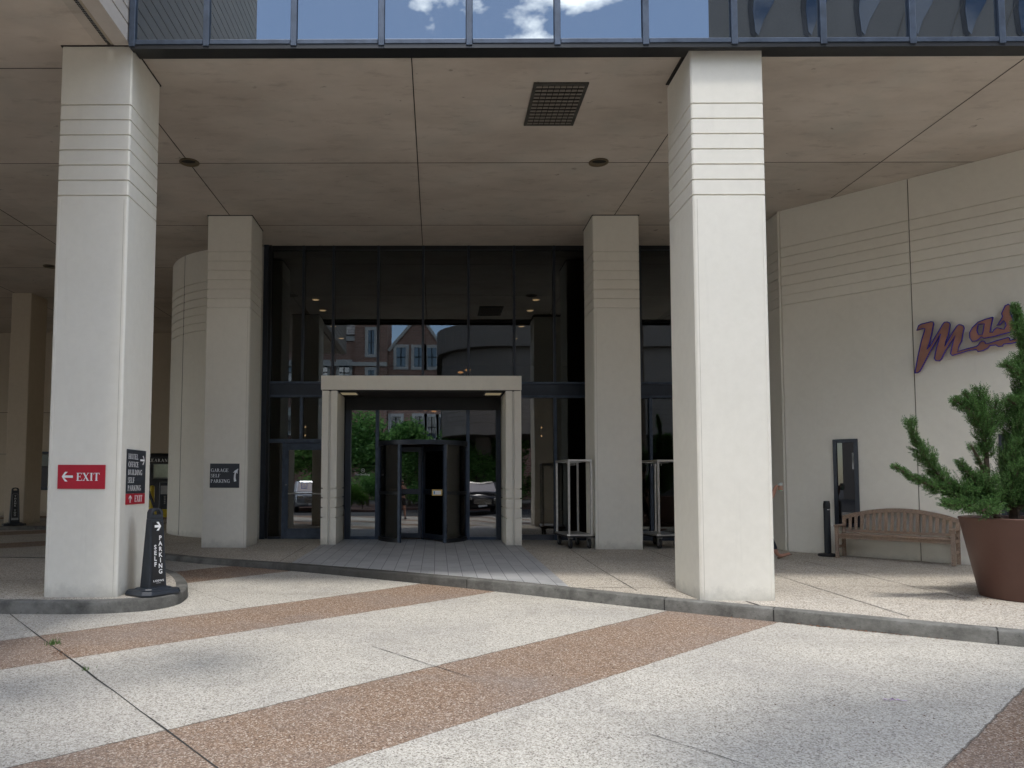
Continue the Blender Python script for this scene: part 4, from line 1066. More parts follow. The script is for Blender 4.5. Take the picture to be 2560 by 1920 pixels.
# ------------------------------------------------------------------ bench (s along wall, o out from the wall)
be = thing('garden_bench', 'weathered slatted wooden bench with an arched back against the pale wall', 'bench', None, wp(1.8, gz(12.8)))
BZ = gz(12.9)
S0, S1 = 1.01, 2.716      # ends
O1, O2 = .05, .52       # back and front leg distances from the wall
def bp(s, o, z): return wp(s, BZ+z, o)
for s in (S0, S1):
    mb = MB(); mb.bar(bp(s, O2, 0), bp(s, O2, .56), .055, .06, WN); mb.build('front_leg', M['wood'], be, bevel=.004)
    mb = MB(); mb.bar(bp(s, O1+.08, 0), bp(s, O1+.08, .43), .055, .06, WN); mb.bar(bp(s, O1+.08, .43), bp(s, O1, .74), .055, .05, WN); mb.build('back_leg', M['wood'], be, bevel=.004)
    mb = MB(); mb.bar(bp(s, O1+.05, .575), bp(s, O2+.05, .575), .08, .032); mb.build('armrest', M['wood'], be, bevel=.006)
    mb = MB(); mb.bar(bp(s, O1+.08, .20), bp(s, O2-.03, .20), .03, .05); mb.bar(bp(s, O1+.08, .38), bp(s, O2-.03, .38), .03, .06); mb.build('side_rail', M['wood'], be, bevel=.003)
mb = MB()
for k in range(4): o = O1+.14+.108*k; mb.bar(bp(S0+.03, o, .425), bp(S1-.03, o, .425), .085, .024)
mb.build('seat', M['wood'], be, bevel=.003)
mb = MB(); mb.bar(bp(S0+.028, O2-.005, .385), bp(S1-.028, O2-.005, .385), .026, .07); mb.build('front_rail', M['wood'], be, bevel=.003)
def topz(s): u = (s-(S0+S1)/2)/((S1-S0)/2); return .86 - .15*u*u
def topo(z): return O1 + .08 - .08*(z-.43)/.37
mb = MB(); n = 18
for k in range(n):
    a = S0-.02 + (S1-S0+.04)*k/n; b = S0-.02 + (S1-S0+.04)*(k+1)/n
    mb.bar(bp(a, topo(topz(a)), topz(a)), bp(b, topo(topz(b)), topz(b)), .045, .07)
mb.build('top_rail', M['wood'], be)
mb = MB(); mb.bar(bp(S0+.028, topo(.46), .475), bp(S1-.028, topo(.46), .475), .03, .05); mb.build('lower_back_rail', M['wood'], be)
for k in range(17):
    s = S0+.10 + (S1-S0-.20)*k/16
    MB().bar(bp(s, topo(.5), .50), bp(s, topo(topz(s)-.03), topz(s)-.03), .052, .016, WN).build('back_slat', M['wood'], be, bevel=.002)

# ------------------------------------------------------------------ planter and juniper
PX, PY_ = 7.2, 8.97
pot = thing('planter', 'huge tapered matte brown planter on the sidewalk at the right edge', 'planter', None, (PX, PY_, gz(9)))
pz0 = gz(PY_)-.005
MB().lathe([(0, 0), (.49, 0), (.505, .02), (.68, .94), (.69, .955), (.69, .968), (.682, .975), (.645, .975), (.635, .96), (.62, .85)], (PX, PY_, pz0), 72).build('shell', M['terracotta'], pot, smooth=True)
MB().lathe([(0, .89), (.3, .90), (.63, .88)], (PX, PY_, pz0), 32).build('soil', M['soil'], pot)
ju = thing('juniper', 'bushy green twisted juniper growing out of the brown planter', 'conifer', None, (PX, PY_, pz0+.88))
Z = pz0
limbs = [  # polyline points, foliage radius at its start and end, density
 ([(6.79,8.95,1.08),(6.45,8.8,1.25),(6.16,8.7,1.32),(5.92,8.65,1.5),(5.76,8.6,1.68),(5.61,8.55,1.88),(5.53,8.5,2.03),(5.52,8.5,2.12)], .17, .06, 1.1),
 ([(6.66,8.9,1.11),(6.15,8.7,1.27),(5.82,8.6,1.36),(5.61,8.55,1.43),(5.42,8.5,1.53),(5.32,8.5,1.59)], .15, .05, 1.1),
 ([(6.74,8.97,1.7),(6.70,8.95,2.1),(6.68,8.95,2.40),(6.67,8.95,2.54)], .15, .10, 1.3),
 ([(6.75,8.97,2.09),(6.82,8.95,2.28),(6.87,8.95,2.38)], .10, .08, 1.2),
 ([(6.72,8.97,2.09),(6.54,8.9,2.25),(6.43,8.9,2.35),(6.28,8.85,2.41)], .13, .055, 1.3),
 ([(6.71,8.97,2.19),(6.52,8.9,2.40),(6.45,8.9,2.50)], .12, .06, 1.2),
 ([(6.76,8.97,2.0),(6.92,9.0,2.15),(6.98,9.0,2.22)], .10, .07, 1.2),
 ([(6.73,8.97,1.45),(6.60,8.92,1.70),(6.50,8.9,1.86)], .07, .09, .7),
 ([(6.73,8.9,1.18),(6.45,8.75,1.38),(6.30,8.7,1.52),(6.21,8.7,1.66)], .16, .06, 1.2),
 ([(6.67,8.85,1.10),(6.26,8.6,1.15),(5.98,8.5,1.14),(5.86,8.5,1.17)], .12, .07, 1.2),
 ([(6.65,8.8,1.12),(6.38,8.5,1.12),(6.26,8.42,1.08)], .13, .12, 1.2),
 ([(6.75,8.9,1.15),(6.53,8.75,1.32),(6.52,8.7,1.44)], .14, .10, 1.1),
 ([(7.01,9.0,1.5),(7.14,9.0,1.77),(7.21,9.0,2.24),(7.25,9.0,2.72),(7.28,9.0,3.08),(7.23,9.0,3.4),(7.19,9.0,3.62)], .26, .045, 1.2),
 ([(7.23,9.0,2.35),(7.04,8.9,2.38),(6.97,8.9,2.43)], .14, .08, 1.1),
 ([(7.25,9.0,2.67),(7.06,8.9,2.80),(6.94,8.9,2.86)], .13, .05, 1.2),
 ([(7.07,8.9,1.40),(6.97,8.85,1.72),(7.03,8.85,1.92)], .13, .10, 1.2),
 ([(6.94,8.9,1.11),(6.87,8.8,1.30),(6.96,8.75,1.58)], .13, .12, 1.2),
 ([(7.14,9.1,1.08),(7.35,9.1,1.53),(7.48,9.1,2.25),(7.49,9.1,2.98)], .30, .15, .9),
 ([(6.97,8.8,1.09),(7.06,8.7,1.34),(7.22,8.7,1.75),(7.37,8.8,2.22)], .22, .14, 1.0),
]
mb = MB()
for pts, r0, r1, dn in limbs: mb.tube(pts, [.022*(1-i/len(pts))+.004 for i in range(len(pts))], 7)
mb.tube([(6.92, 8.97, .85), (6.78, 8.97, 1.1), (6.74, 8.97, 1.46), (6.73, 8.97, 1.8), (6.70, 8.95, 2.2)], [.05, .04, .032, .025, .012], 8)
mb.tube([(7.05, 8.98, .85), (7.07, 9.0, 1.3), (7.18, 9.0, 2.0)], [.06, .045, .03], 8)
mb.tube([(6.95, 8.9, .86), (6.7, 8.88, 1.05), (6.3, 8.75, 1.25)], [.045, .035, .02], 8)
mb.build('trunk', M['bark'], ju, smooth=True)
def foliage(limbs, seed, rate=250, per=32):
    rnd = random.Random(seed); V = []; F = []; VT = []; FT = []
    rv = lambda k: Vector((rnd.uniform(-k, k), rnd.uniform(-k, k), rnd.uniform(-k, k)))
    def blade(V, F, p, d, l, w):
        u = d.cross(rv(1))
        if u.length < 1e-4: return
        u.normalize(); u *= w/2; o = len(V)
        V.extend([p-u*.6, p+d*l*.45-u, p+d*l, p+d*l*.45+u]); F.append((o, o+1, o+2, o+3))
    for pts, r0, r1, dn in limbs:
        pts = [Vector(p) for p in pts]
        seg = [(pts[i+1]-pts[i]).length for i in range(len(pts)-1)]; L = sum(seg)
        clumps = [(rnd.random(), rnd.uniform(.5, 1.35)) for _ in range(max(4, int(L*9)))]
        for _ in range(int(L*rate*dn*(.55+1.9*(r0+r1)/.3))):
            t = rnd.random()**.92; q = t*L; i = 0
            while i < len(seg)-1 and q > seg[i]: q -= seg[i]; i += 1
            c = pts[i].lerp(pts[i+1], min(1, q/seg[i])); ax = (pts[i+1]-pts[i]).normalized()
            rad = 1.22*(r0+(r1-r0)*t)*min(clumps, key=lambda k: abs(k[0]-t))[1]
            a = rnd.uniform(0, 2*math.pi); o1 = ax.orthogonal().normalized(); o2 = ax.cross(o1)
            out = o1*math.cos(a) + o2*math.sin(a)
            # a twig that leaves the limb, bends towards the tip and carries scale leaves on short side shoots
            p = c + out*rad*rnd.uniform(0, .45)
            d = (ax*.7 + out*1.0 + Vector((0, 0, .25)) + rv(.3)).normalized()
            tl = max(.05, rad*rnd.uniform(.45, 1.05)); n = max(8, int(per*tl/.12)); bend = (ax + Vector((0, 0, .5)))*.25
            for k in range(n):
                s_ = (k+rnd.random())/n; dd0 = (d + bend*s_).normalized(); pp = p + dd0*tl*s_
                side = rv(1); side -= side.dot(dd0)*dd0
                if side.length < 1e-3: continue
                side.normalize(); sh = rnd.uniform(.006, .022)*(1.15-.7*s_)
                dd = (dd0*.9 + side*.75).normalized()
                blade(V, F, pp + side*sh*.4, dd, rnd.uniform(.014, .028)*(1.2-.5*s_), .0066)
            blade(VT, FT, p, d, tl*.8, .004)
    mb = MB(); mb.v = [tuple(v) for v in V]; mb.f = F; mb.mi = [0]*len(F)
    mt = MB(); mt.v = [tuple(v) for v in VT]; mt.f = FT; mt.mi = [0]*len(FT); return mb, mt
def leaf_build(mb, name, mat, parent):
    me = bpy.data.meshes.new(name); me.from_pydata(mb.v, [], mb.f); me.materials.append(mat)
    me.transform(Matrix.Translation(-WL[parent.name]))
    o = bpy.data.objects.new(name, me); COL.objects.link(o); o.parent = parent; WL[o.name] = WL[parent.name].copy(); return o
fo_, tw_ = foliage(limbs, 5)
leaf_build(fo_, 'foliage', M['juniper'], ju); leaf_build(tw_, 'twigs', M['bark'], ju)

# small things on the ground
def scraps(name, label, cat, mat, cx, cy, n, sx, sy, size, seed, zf=dz, kind=None, upright=False):
    rnd = random.Random(seed); mb = MB()
    for _ in range(n):
        x = cx + rnd.gauss(0, sx); y = cy + rnd.gauss(0, sy) - (x-cx)*(.62 if sx > .3 else 0); z = zf(y)+.004
        a = rnd.uniform(0, 6.28); l = size*rnd.uniform(.5, 1.3); w = l*rnd.uniform(.25, .5)
        c, s = math.cos(a), math.sin(a)
        if upright: mb.add([(x-.003, y, z-.004), (x+.003, y, z-.004), (x+c*l*.4, y+s*l*.4, z+l)], [(0, 1, 2)])
        else: mb.add([(x-c*l/2, y-s*l/2, z), (x+s*w/2, y-c*w/2, z+rnd.uniform(.002, .4*l)), (x+c*l/2, y+s*l/2, z+rnd.uniform(0, .3*l)), (x-s*w/2, y+c*w/2, z+rnd.uniform(.002, .2*l))], [(0, 1, 2), (0, 2, 3)])
    o = mb.build(name, mat, loc=(cx, cy, zf(cy)))
    tag(o, label, cat)
    if kind: o['kind'] = kind
    return o
scraps('fallen_petals', 'tiny purple and white fallen petals on the pale paving at lower right', 'petals', M['petal'], 3.30, 5.38, 16, .035, .012, .035, 3)
scraps('leaf_litter', 'dry brown leaf litter in the gutter along the right kerb', 'leaf litter', M['dryleaf'], 4.25, 7.80, 130, .42, .012, .028, 4, kind='stuff')
scraps('leaf_specks', 'tiny dark leaf specks scattered over the pale paving at lower right', 'leaf litter', M['dryleaf'], 2.6, 4.9, 170, 1.1, .45, .016, 12, kind='stuff')
scraps('needle_litter', 'dropped brown needles on the sidewalk around the planter', 'leaf litter', M['dryleaf'], 6.4, 8.8, 110, .30, .25, .018, 13, zf=gz, kind='stuff')
scraps('weed_tuft', 'green weed tuft growing in the paving joint at lower left', 'weed', M['grass'], -3.62, 6.93, 60, .03, .03, .05, 5, upright=True)
scraps('weed_tuft', 'smaller weed growing in the joint below the brown band at lower left', 'weed', M['grass'], -2.88, 6.05, 20, .018, .02, .03, 6, upright=True)
scraps('dry_debris', 'loose tan grit in the joint across the brown band at lower left', 'debris', M['dryleaf'], -3.36, 6.60, 70, .05, .07, .018, 8, kind='stuff')

# ------------------------------------------------------------------ people
def skinned(name, chains, mat, parent, sub=2):
    "chains: lists of (x,y,z,r); a chain may start at an existing vertex given as int"
    vs = []; es = []; rs = []; names = {}
    for ch in chains:
        prev = None
        for p in ch:
            if isinstance(p, str):
                prev = names[p]; continue
            if len(p) == 5: names[p[4]] = len(vs)
            vs.append(p[:3]); rs.append(p[3])
            if prev is not None: es.append((prev, len(vs)-1))
            prev = len(vs)-1
    me = bpy.data.meshes.new(name); me.from_pydata(vs, es, [])
    o = bpy.data.objects.new(name, me); COL.objects.link(o)
    m = o.modifiers.new('skin', 'SKIN'); m.use_smooth_shade = True
    if not me.skin_vertices: me.attributes.new
    for i, d in enumerate(me.skin_vertices[0].data): d.radius = (rs[i] if not isinstance(rs[i], tuple) else rs[i][0],)*2 if not isinstance(rs[i], tuple) else rs[i]; d.use_root = (i == 0)
    s = o.modifiers.new('sub', 'SUBSURF'); s.levels = sub; s.render_levels = sub
    dg = bpy.context.evaluated_depsgraph_get(); ev = bpy.data.meshes.new_from_object(o.evaluated_get(dg))
    bpy.data.objects.remove(o)
    ev.name = name; ev.materials.clear(); ev.materials.append(mat); ev.polygons.foreach_set('use_smooth', [True]*len(ev.polygons))
    o = bpy.data.objects.new(name, ev); COL.objects.link(o); o.parent = parent; WL[o.name] = Vector((0, 0, 0)); return o

def head(parent, x, y, z, face, hairlen=.12):
    "hair cap and facial features round a head centred at x,y,z looking along face"
    f = Vector(face).normalized(); s = Vector((-f.y, f.x, 0)); c = Vector((x, y, z))
    mb = MB()
    def ball(p, r, sc=(1,1,1), n=10):
        p = Vector(p); mb.rings([[tuple(p + f*(r*sc[0]*math.sin(t)*math.cos(a)) + s*(r*sc[1]*math.sin(t)*math.sin(a)) + Vector((0,0,r*sc[2]*math.cos(t)))) for a in [2*math.pi*k/n for k in range(n)]] for t in [.12+(math.pi-.24)*j/8 for j in range(9)]])
    ball(c - f*.022 + Vector((0,0,.03)), .105, (1.0, .86, 1.06), 16)
    for k in range(6): ball(c - f*.07 + Vector((0,0,-.02-hairlen*k/6)), .075-.004*k, (.55, 1.0, .9), 10)
    mb.build('hair', M['hair'], parent, smooth=True)
    mb = MB()
    for q in (-1, 1): ball(c + f*.088 + s*.032*q + Vector((0,0,.005)), .011)
    mb.build('eyes', M['black'], parent, smooth=True)
    mb = MB(); mb.box(-.02, .02, -.003, .003, -.004, .004); mb.v = [tuple(c + f*.091 + s*vx + f*vy + Vector((0,0,vz-.055))) for vx, vy, vz in mb.v]; mb.build('mouth', simple('lips', (.35, .12, .1)), parent)

def walker():
    P = thing('person', 'person in dark jeans walking with a green drink, mostly hidden behind the column', 'person', None, (0, 0, 0))
    g = gz(13)
    hip = (5.50, 12.95, g+.92)
    body = [
     [(5.50,12.95,g+.94,.13,'pel'), (5.51,12.95,g+1.10,.12), (5.53,12.95,g+1.28,.135,'che'), (5.54,12.95,g+1.40,.10,'sho'), (5.56,12.95,g+1.49,.05), (5.57,12.95,g+1.56,.07), (5.58,12.95,g+1.63,.095), (5.58,12.95,g+1.70,.075)],
     ['pel', (5.55,12.86,g+.86,.09), (5.76,12.86,g+.50,.065), (5.87,12.88,g+.28,.05), (5.985,12.92,g+.085,.036), (6.03,12.91,g+.05,.034), (6.14,12.90,g+.075,.030), (6.20,12.90,g+.10,.020)],
     ['pel', (5.46,13.04,g+.86,.09), (5.38,13.04,g+.50,.065), (5.22,13.04,g+.30,.05), (5.07,13.04,g+.14,.036), (5.04,13.04,g+.10,.034), (5.14,13.04,g+.035,.03), (5.20,13.04,g+.02,.02)],
     ['sho', (5.58,12.78,g+1.36,.055), (5.68,12.74,g+1.18,.045), (5.81,12.69,g+1.06,.040), (5.855,12.68,g+1.20,.034), (5.885,12.67,g+1.28,.027), (5.91,12.67,g+1.27,.028)],
     ['sho', (5.52,13.12,g+1.36,.055), (5.42,13.16,g+1.12,.043), (5.40,13.14,g+.92,.033), (5.42,13.12,g+.84,.027), (5.43,13.11,g+.79,.026)],
    ]
    # hands: separate finger chains rooted in the palm, closed round the cup
    for k in range(4):
        z = g+1.215+.02*k
        body.append([(5.905,12.66,z,.010), (5.925,12.62,z,.0095), (5.955,12.61,z,.009), (5.975,12.62,z,.008)])
    body.append([(5.905,12.68,g+1.27,.011), (5.92,12.705,g+1.28,.010), (5.95,12.71,g+1.28,.009)])
    for k in range(4): body.append([(5.42+.012*k,13.11,g+.80,.0095), (5.425+.012*k,13.11,g+.75,.009), (5.435+.012*k,13.10,g+.71,.008)])
    skinned('body', body[:5] , M['skin'], P)
    for ch in body[5:]: skinned('finger', [ch], M['skin'], P, 1)
    skinned('jeans', [
     [(5.50,12.95,g+1.02,.14), (5.50,12.95,g+.93,.145,'pel')],
     ['pel', (5.55,12.86,g+.84,.105), (5.76,12.86,g+.50,.08), (5.87,12.88,g+.30,.062), (5.955,12.915,g+.145,.050)],
     ['pel', (5.46,13.04,g+.84,.105), (5.38,13.04,g+.50,.08), (5.22,13.04,g+.32,.062), (5.09,13.04,g+.17,.05)]], M['jeans'], P)
    skinned('top', [
     [(5.50,12.95,g+1.0,.145), (5.51,12.95,g+1.12,.135), (5.53,12.95,g+1.30,.15,'che'), (5.545,12.95,g+1.41,.085)],
     ['che', (5.57,12.80,g+1.37,.07), (5.64,12.76,g+1.28,.065)], ['che', (5.52,13.10,g+1.37,.07), (5.47,13.15,g+1.26,.06)]], M['shirt'], P)
    head(P, 5.585, 12.95, g+1.65, (1, 0, 0), .2)
    for (a, b, t) in (((5.99,12.905,g+.015), (6.22,12.90,g+.085), 1), ((5.02,13.04,g+.055), (5.22,13.04,g+.004), 0)):
        MB().bar(a, b, .078, .014).build('sandal', M['leather'], P, bevel=.005)
    cup = thing('drink_cup', 'clear plastic cup of pale green drink held by the walking person', 'cup', None, (5.95, 12.66, g+1.19))
    MB().lathe([(0, 0), (.026, 0), (.036, .07), (0, .07)], (5.95, 12.66, g+1.19), 20).build('drink', M['drink'], cup, smooth=True)
    MB().lathe([(.037, .07), (.039, .12), (.042, .122), (.03, .14), (0, .145)], (5.95, 12.66, g+1.19), 20).build('lid', M['cupplastic'], cup, smooth=True)
walker()

def photographer():
    P = thing('person', 'person in black clothes and shorts behind the camera, reflected in the glass', 'person', None, (0, 0, 0))
    X, Y = 0.0, -.42; g = dz(0)
    skinned('body', [
     [(X,Y,g+.92,.13,'pel'), (X,Y,g+1.10,.12), (X,Y,g+1.28,.14,'che'), (X,Y,g+1.42,.10,'sho'), (X,Y+.01,g+1.50,.05), (X,Y+.01,g+1.57,.07), (X,Y+.01,g+1.65,.095), (X,Y+.01,g+1.73,.075)],
     ['pel', (X-.10,Y,g+.84,.09), (X-.11,Y+.02,g+.48,.062), (X-.12,Y,g+.28,.052), (X-.12,Y-.02,g+.08,.036), (X-.13,Y+.08,g+.04,.032), (X-.135,Y+.15,g+.025,.022)],
     ['pel', (X+.10,Y,g+.84,.09), (X+.13,Y+.02,g+.48,.062), (X+.14,Y,g+.28,.052), (X+.15,Y-.02,g+.08,.036), (X+.17,Y+.08,g+.04,.032), (X+.18,Y+.15,g+.025,.022)],
     ['sho', (X-.18,Y+.01,g+1.38,.055), (X-.22,Y+.10,g+1.20,.043), (X-.16,Y+.20,g+1.36,.034), (X-.09,Y+.24,g+1.50,.027), (X-.075,Y+.245,g+1.55,.03)],
     ['sho', (X+.18,Y+.01,g+1.38,.055), (X+.22,Y+.10,g+1.20,.043), (X+.16,Y+.20,g+1.36,.034), (X+.09,Y+.24,g+1.50,.027), (X+.075,Y+.245,g+1.55,.03)]], M['skin'], P)
    skinned('shorts', [[(X,Y,g+1.0,.14), (X,Y,g+.92,.145,'pel')], ['pel', (X-.10,Y,g+.82,.11), (X-.11,Y+.01,g+.58,.10)], ['pel', (X+.10,Y,g+.82,.11), (X+.12,Y+.01,g+.58,.10)]], M['shirt'], P)
    skinned('top', [[(X,Y,g+.98,.145), (X,Y,g+1.12,.135), (X,Y,g+1.30,.155,'che'), (X,Y,g+1.42,.09)], ['che', (X-.17,Y+.01,g+1.37,.075), (X-.20,Y+.07,g+1.27,.065)], ['che', (X+.17,Y+.01,g+1.37,.075), (X+.20,Y+.07,g+1.27,.065)]], M['shirt'], P)
    head(P, X, Y+.01, g+1.66, (0, 1, 0), .1)
    for sx, sy in ((-.13, .04), (.165, .04)): MB().box(X+sx-.05, X+sx+.05, Y-.09, Y+.18, g-.0, g+.07).build('shoe', M['black'], P, bevel=.02)
    ph = thing('camera_phone', 'dark phone held up by the reflected photographer', 'phone', None, (0, -.17, g+1.6))
    MB().box(-.075, .075, -.175, -.165, g+1.535, g+1.615).build('case', M['black'], ph, bevel=.004)
photographer()

# ------------------------------------------------------------------ the street behind the camera, seen in the glass
def leafball(blobs, seed, n, leaf, spread=1.0):
    rnd = random.Random(seed); V = []; F = []
    for _ in range(n):
        cx, cy, cz, r = rnd.choices(blobs, [b[3]**2 for b in blobs])[0]
        d = Vector((rnd.gauss(0,1), rnd.gauss(0,1), rnd.gauss(0,1))).normalized()
        p = Vector((cx, cy, cz)) + d*r*(rnd.random()**.4)*rnd.uniform(.75, 1.12)
        u = Vector((rnd.gauss(0,1), rnd.gauss(0,1), rnd.gauss(0,.5))).normalized(); v = u.orthogonal().normalized()
        l = leaf*rnd.uniform(.6, 1.3); o = len(V)
        V.extend([p-u*l, p-v*l*.45, p+u*l, p+v*l*.45]); F.append((o, o+1, o+2, o+3))
    mb = MB(); mb.v = [tuple(q) for q in V]; mb.f = F; mb.mi = [0]*len(F); return mb
def tree(label, base, blobs, seed, n, leaf, trunk_r=.12, name='street_tree', group='trees across the street', mat='treeleaf'):
    x, y = base; t = thing(name, label, 'tree' if 'tree' in name else name, group, (x, y, dz(y)))
    mb = MB(); zc = min(b[2] for b in blobs)
    mb.tube([(x, y, dz(y)-.05), (x+.03, y, (zc+dz(y))/2), (x, y+.02, zc)], [trunk_r, trunk_r*.8, trunk_r*.6], 10)
    for (a, b, c, r) in blobs: mb.tube([(x, y+.02, zc-.3), ((x+a)/2, (y+b)/2, (zc+c)/2+.1), (a, b, c)], [trunk_r*.55, trunk_r*.35, .02], 7)
    mb.build('trunk', M['bark'], t, smooth=True)
    leaf_build(leafball(blobs, seed, n, leaf), 'crown', M[mat], t)
# unseen trees added so that their crowns dapple the paving
tree('added unseen tall tree behind the camera on the right whose crown shades the lower right paving', (9.5, -1.0),
     [(3.2, 1.4, 9.6, .95), (4.6, 1.8, 9.7, 1.0), (5.8, 1.2, 9.6, 1.0), (2.0, .8, 9.7, .8), (4.2, .4, 9.8, 1.0), (5.8, 3.0, 9.4, .6), (7.2, 1.6, 9.6, 1.0)], 21, 4200, .2, .2, group='added shade trees out of view')
tree('added unseen slimmer tree behind the camera on the left shading small patches of the paving', (-9.5, -2.0),
     [(-3.2, 2.2, 9.4, .6), (-3.8, 1.0, 9.7, .8), (-2.0, 3.0, 9.3, .5), (-2.6, .2, 9.8, .8), (-5, .5, 9.7, 1), (-6.8, -.4, 9.5, 1)], 22, 2600, .18, .16, group='added shade trees out of view')
bed = [( -9.5, -8.2), (-3.2, -8.2), (-2.2, -9.2), (-1.5, -11), (12, -11.2), (12, -20), (-14, -20), (-14, -9)]
mb = MB(); mb.poly(bed, [], lambda u, v, w: (u, v, dz(v)-.02+w), .14); structure(mb.build('planting_bed', M['mulch']))
tree('dense round tree left of the brick gable in the glass reflection', (-4.6, -16), [(-4.8, -16, 4.6, 1.7), (-3.4, -16, 3.6, 1.3), (-5.9, -16, 3.4, 1.4), (-4.3, -15.6, 3.0, 1.6)], 31, 5200, .17)
tree('broad tree in front of the brick building in the glass reflection', (-1.9, -17), [(-2.0, -17, 4.4, 1.4), (-1.0, -17, 3.5, 1.2), (-2.6, -16.6, 3.2, 1.3)], 32, 4000, .17)
tree('small bushy tree under the curved building in the glass reflection', (1.2, -15.5), [(1.2, -15.5, 4.1, 1.2), (.4, -15.4, 3.2, 1.0), (2.2, -15.3, 3.2, 1.1)], 33, 3600, .15)
tree('spreading tree right of the revolving door in the glass reflection', (4.0, -15), [(3.6, -15, 3.8, 1.2), (4.8, -15, 3.6, 1.3), (4.2, -14.6, 2.6, 1.3)], 34, 3800, .16)
tree('leafy tree reflected in the door at far left', (-12, -16.5), [(-12, -16.5, 3.4, 1.6), (-10.6, -16.2, 2.8, 1.3), (-13.6, -16.3, 3.2, 1.5)], 35, 3200, .18)
tree('low bright green shrub at the bed corner in the reflection', (-4.3, -9.4), [(-4.3, -9.4, .45, .45), (-5.0, -9.5, .5, .5), (-4.7, -9.3, .85, .45)], 36, 2600, .06, .03, 'shrub', 'clipped shrubs in the bed', 'shrubleaf')
tree('taller clipped shrub behind the bright one in the reflection', (-3.4, -10.3), [(-3.4, -10.3, .8, .6), (-4.0, -10.5, 1.3, .7)], 37, 2200, .08, .03, 'shrub', 'clipped shrubs in the bed')
tree('wide dark shrub beside the parked black car in the reflection', (3.2, -12.2), [(3.2, -12.2, .8, .8), (4.6, -12.3, .9, .9), (1.6, -12.4, .8, .8)], 38, 3200, .10, .03, 'shrub', 'clipped shrubs in the bed')

tree('long clipped hedge closing the bed in front of the brick building in the reflection', (0, -19.2),
     [(-13+1.3*k, -19.2, 1.1+.25*math.sin(k*2.1), 1.05) for k in range(20)], 41, 9000, .13, .03, 'hedge', None)
tree('dark leafy tree behind the parked black car in the reflection', (2.6, -13.8), [(2.4, -13.8, 2.6, 1.1), (3.4, -13.6, 2.2, 1.1), (4.6, -13.4, 2.2, 1.0), (1.2, -13.9, 2.3, 1.0)], 42, 5200, .13)

# brick building
bb = thing('brick_building', 'red brick gabled building with pale window surrounds, reflected in the entrance glass', 'building', None, (-2, -42, 0))
mb = MB()
g = [(-7.5, 0), (13, 0), (13, 15.3), (6.2, 15.3), (4.0, 18.2), (1.8, 15.6), (.5, 15.3), (-1.75, 18.9), (-4.8, 15.3), (-7.5, 15.3)]
mb.poly(g, [], lambda u, v, w: (u, -40-w, v-.4), 12); mb.build('gabled_wall', M['brick'], bb)
mb = MB(); mb.box(-8.2, -5.0, -46, -39.2, -.4, 19.5); mb.build('tower', M['brick'], bb)
mb = MB(); mb.box(-24, -8.2, -50, -39.6, -.4, 16.2); mb.build('left_wing', M['brick'], bb)
mb = MB(); mb.add([(-24.5, -39.2, 16.2), (-8.2, -39.2, 16.2), (-8.2, -45, 22), (-24.5, -45, 22), (-24.5, -50, 16.2), (-8.2, -50, 16.2)], [(0, 1, 2, 3), (3, 2, 5, 4), (0, 3, 4), (1, 5, 2)]); mb.build('roof', M['slateroof'], bb)
mb = MB()
for (a, b) in (((-4.9, 15.0), (-1.75, 18.8)), ((-1.75, 18.8), (.6, 15.2)), ((1.8, 15.2), (4.0, 18.1)), ((4.0, 18.1), (6.2, 15.1))):
    mb.bar((a[0], -39.9, a[1]-.3), (b[0], -39.9, b[1]-.3), .35, .28)
mb.build('coping', M['limestone'], bb)
mb = MB(); mb.box(-24.4, -8.2, -39.58, -39.4, 15.6, 16.1); mb.box(-24.2, -5.0, -39.15, -39.0, 13.0, 13.4) ; mb.box(-8.3, -4.9, -39.19, -39.0, 17.6, 18.0); mb.build('stone_band', M['limestone'], bb)
def bwin(x0, x1, z0, z1, y=-39.99):
    f = MB()
    f.poly([(x0-.3, z0-.3), (x1+.3, z0-.3), (x1+.3, z1+.3), (x0-.3, z1+.3)], [[(x0, z0), (x1, z0), (x1, z1), (x0, z1)]], lambda u, v, w: (u, y+w, v), .1)
    o = f.build('window', M['limestone'], bb)
    MB().box(x0, x1, y+.01, y+.04, z0, z1).build('pane', M['winglass'], o)
    m = MB(); xm = (x0+x1)/2; m.box(xm-.05, xm+.05, y+.045, y+.09, z0, z1); m.box(x0, xm-.05, y+.045, y+.09, (z0+z1)/2-.05, (z0+z1)/2+.05); m.box(xm+.05, x1, y+.045, y+.09, (z0+z1)/2-.05, (z0+z1)/2+.05); m.build('glazing_bars', M['joint'], o)
for x in (-4.1, -2.3, -1.0, .5, 5.2): bwin(x, x+.95, 13.1, 15.0)
for x in (-4.6, -2.6, -1.3, 0, 3, 5): bwin(x, x+.95, 9.7, 11.9)
for x in (-4.6, -2.2, -1.0, .2, 3, 5): bwin(x, x+.95, 5.8, 8.0)
for x in (-15, -12, -9.8): bwin(x, x+1, 11.4, 13.4, -39.58); bwin(x, x+1, 6.4, 8.6, -39.58)
bwin(-6.9, -6.3, 14.2, 16.6, -39.18); bwin(-6.9, -6.3, 10.6, 12.6, -39.18)

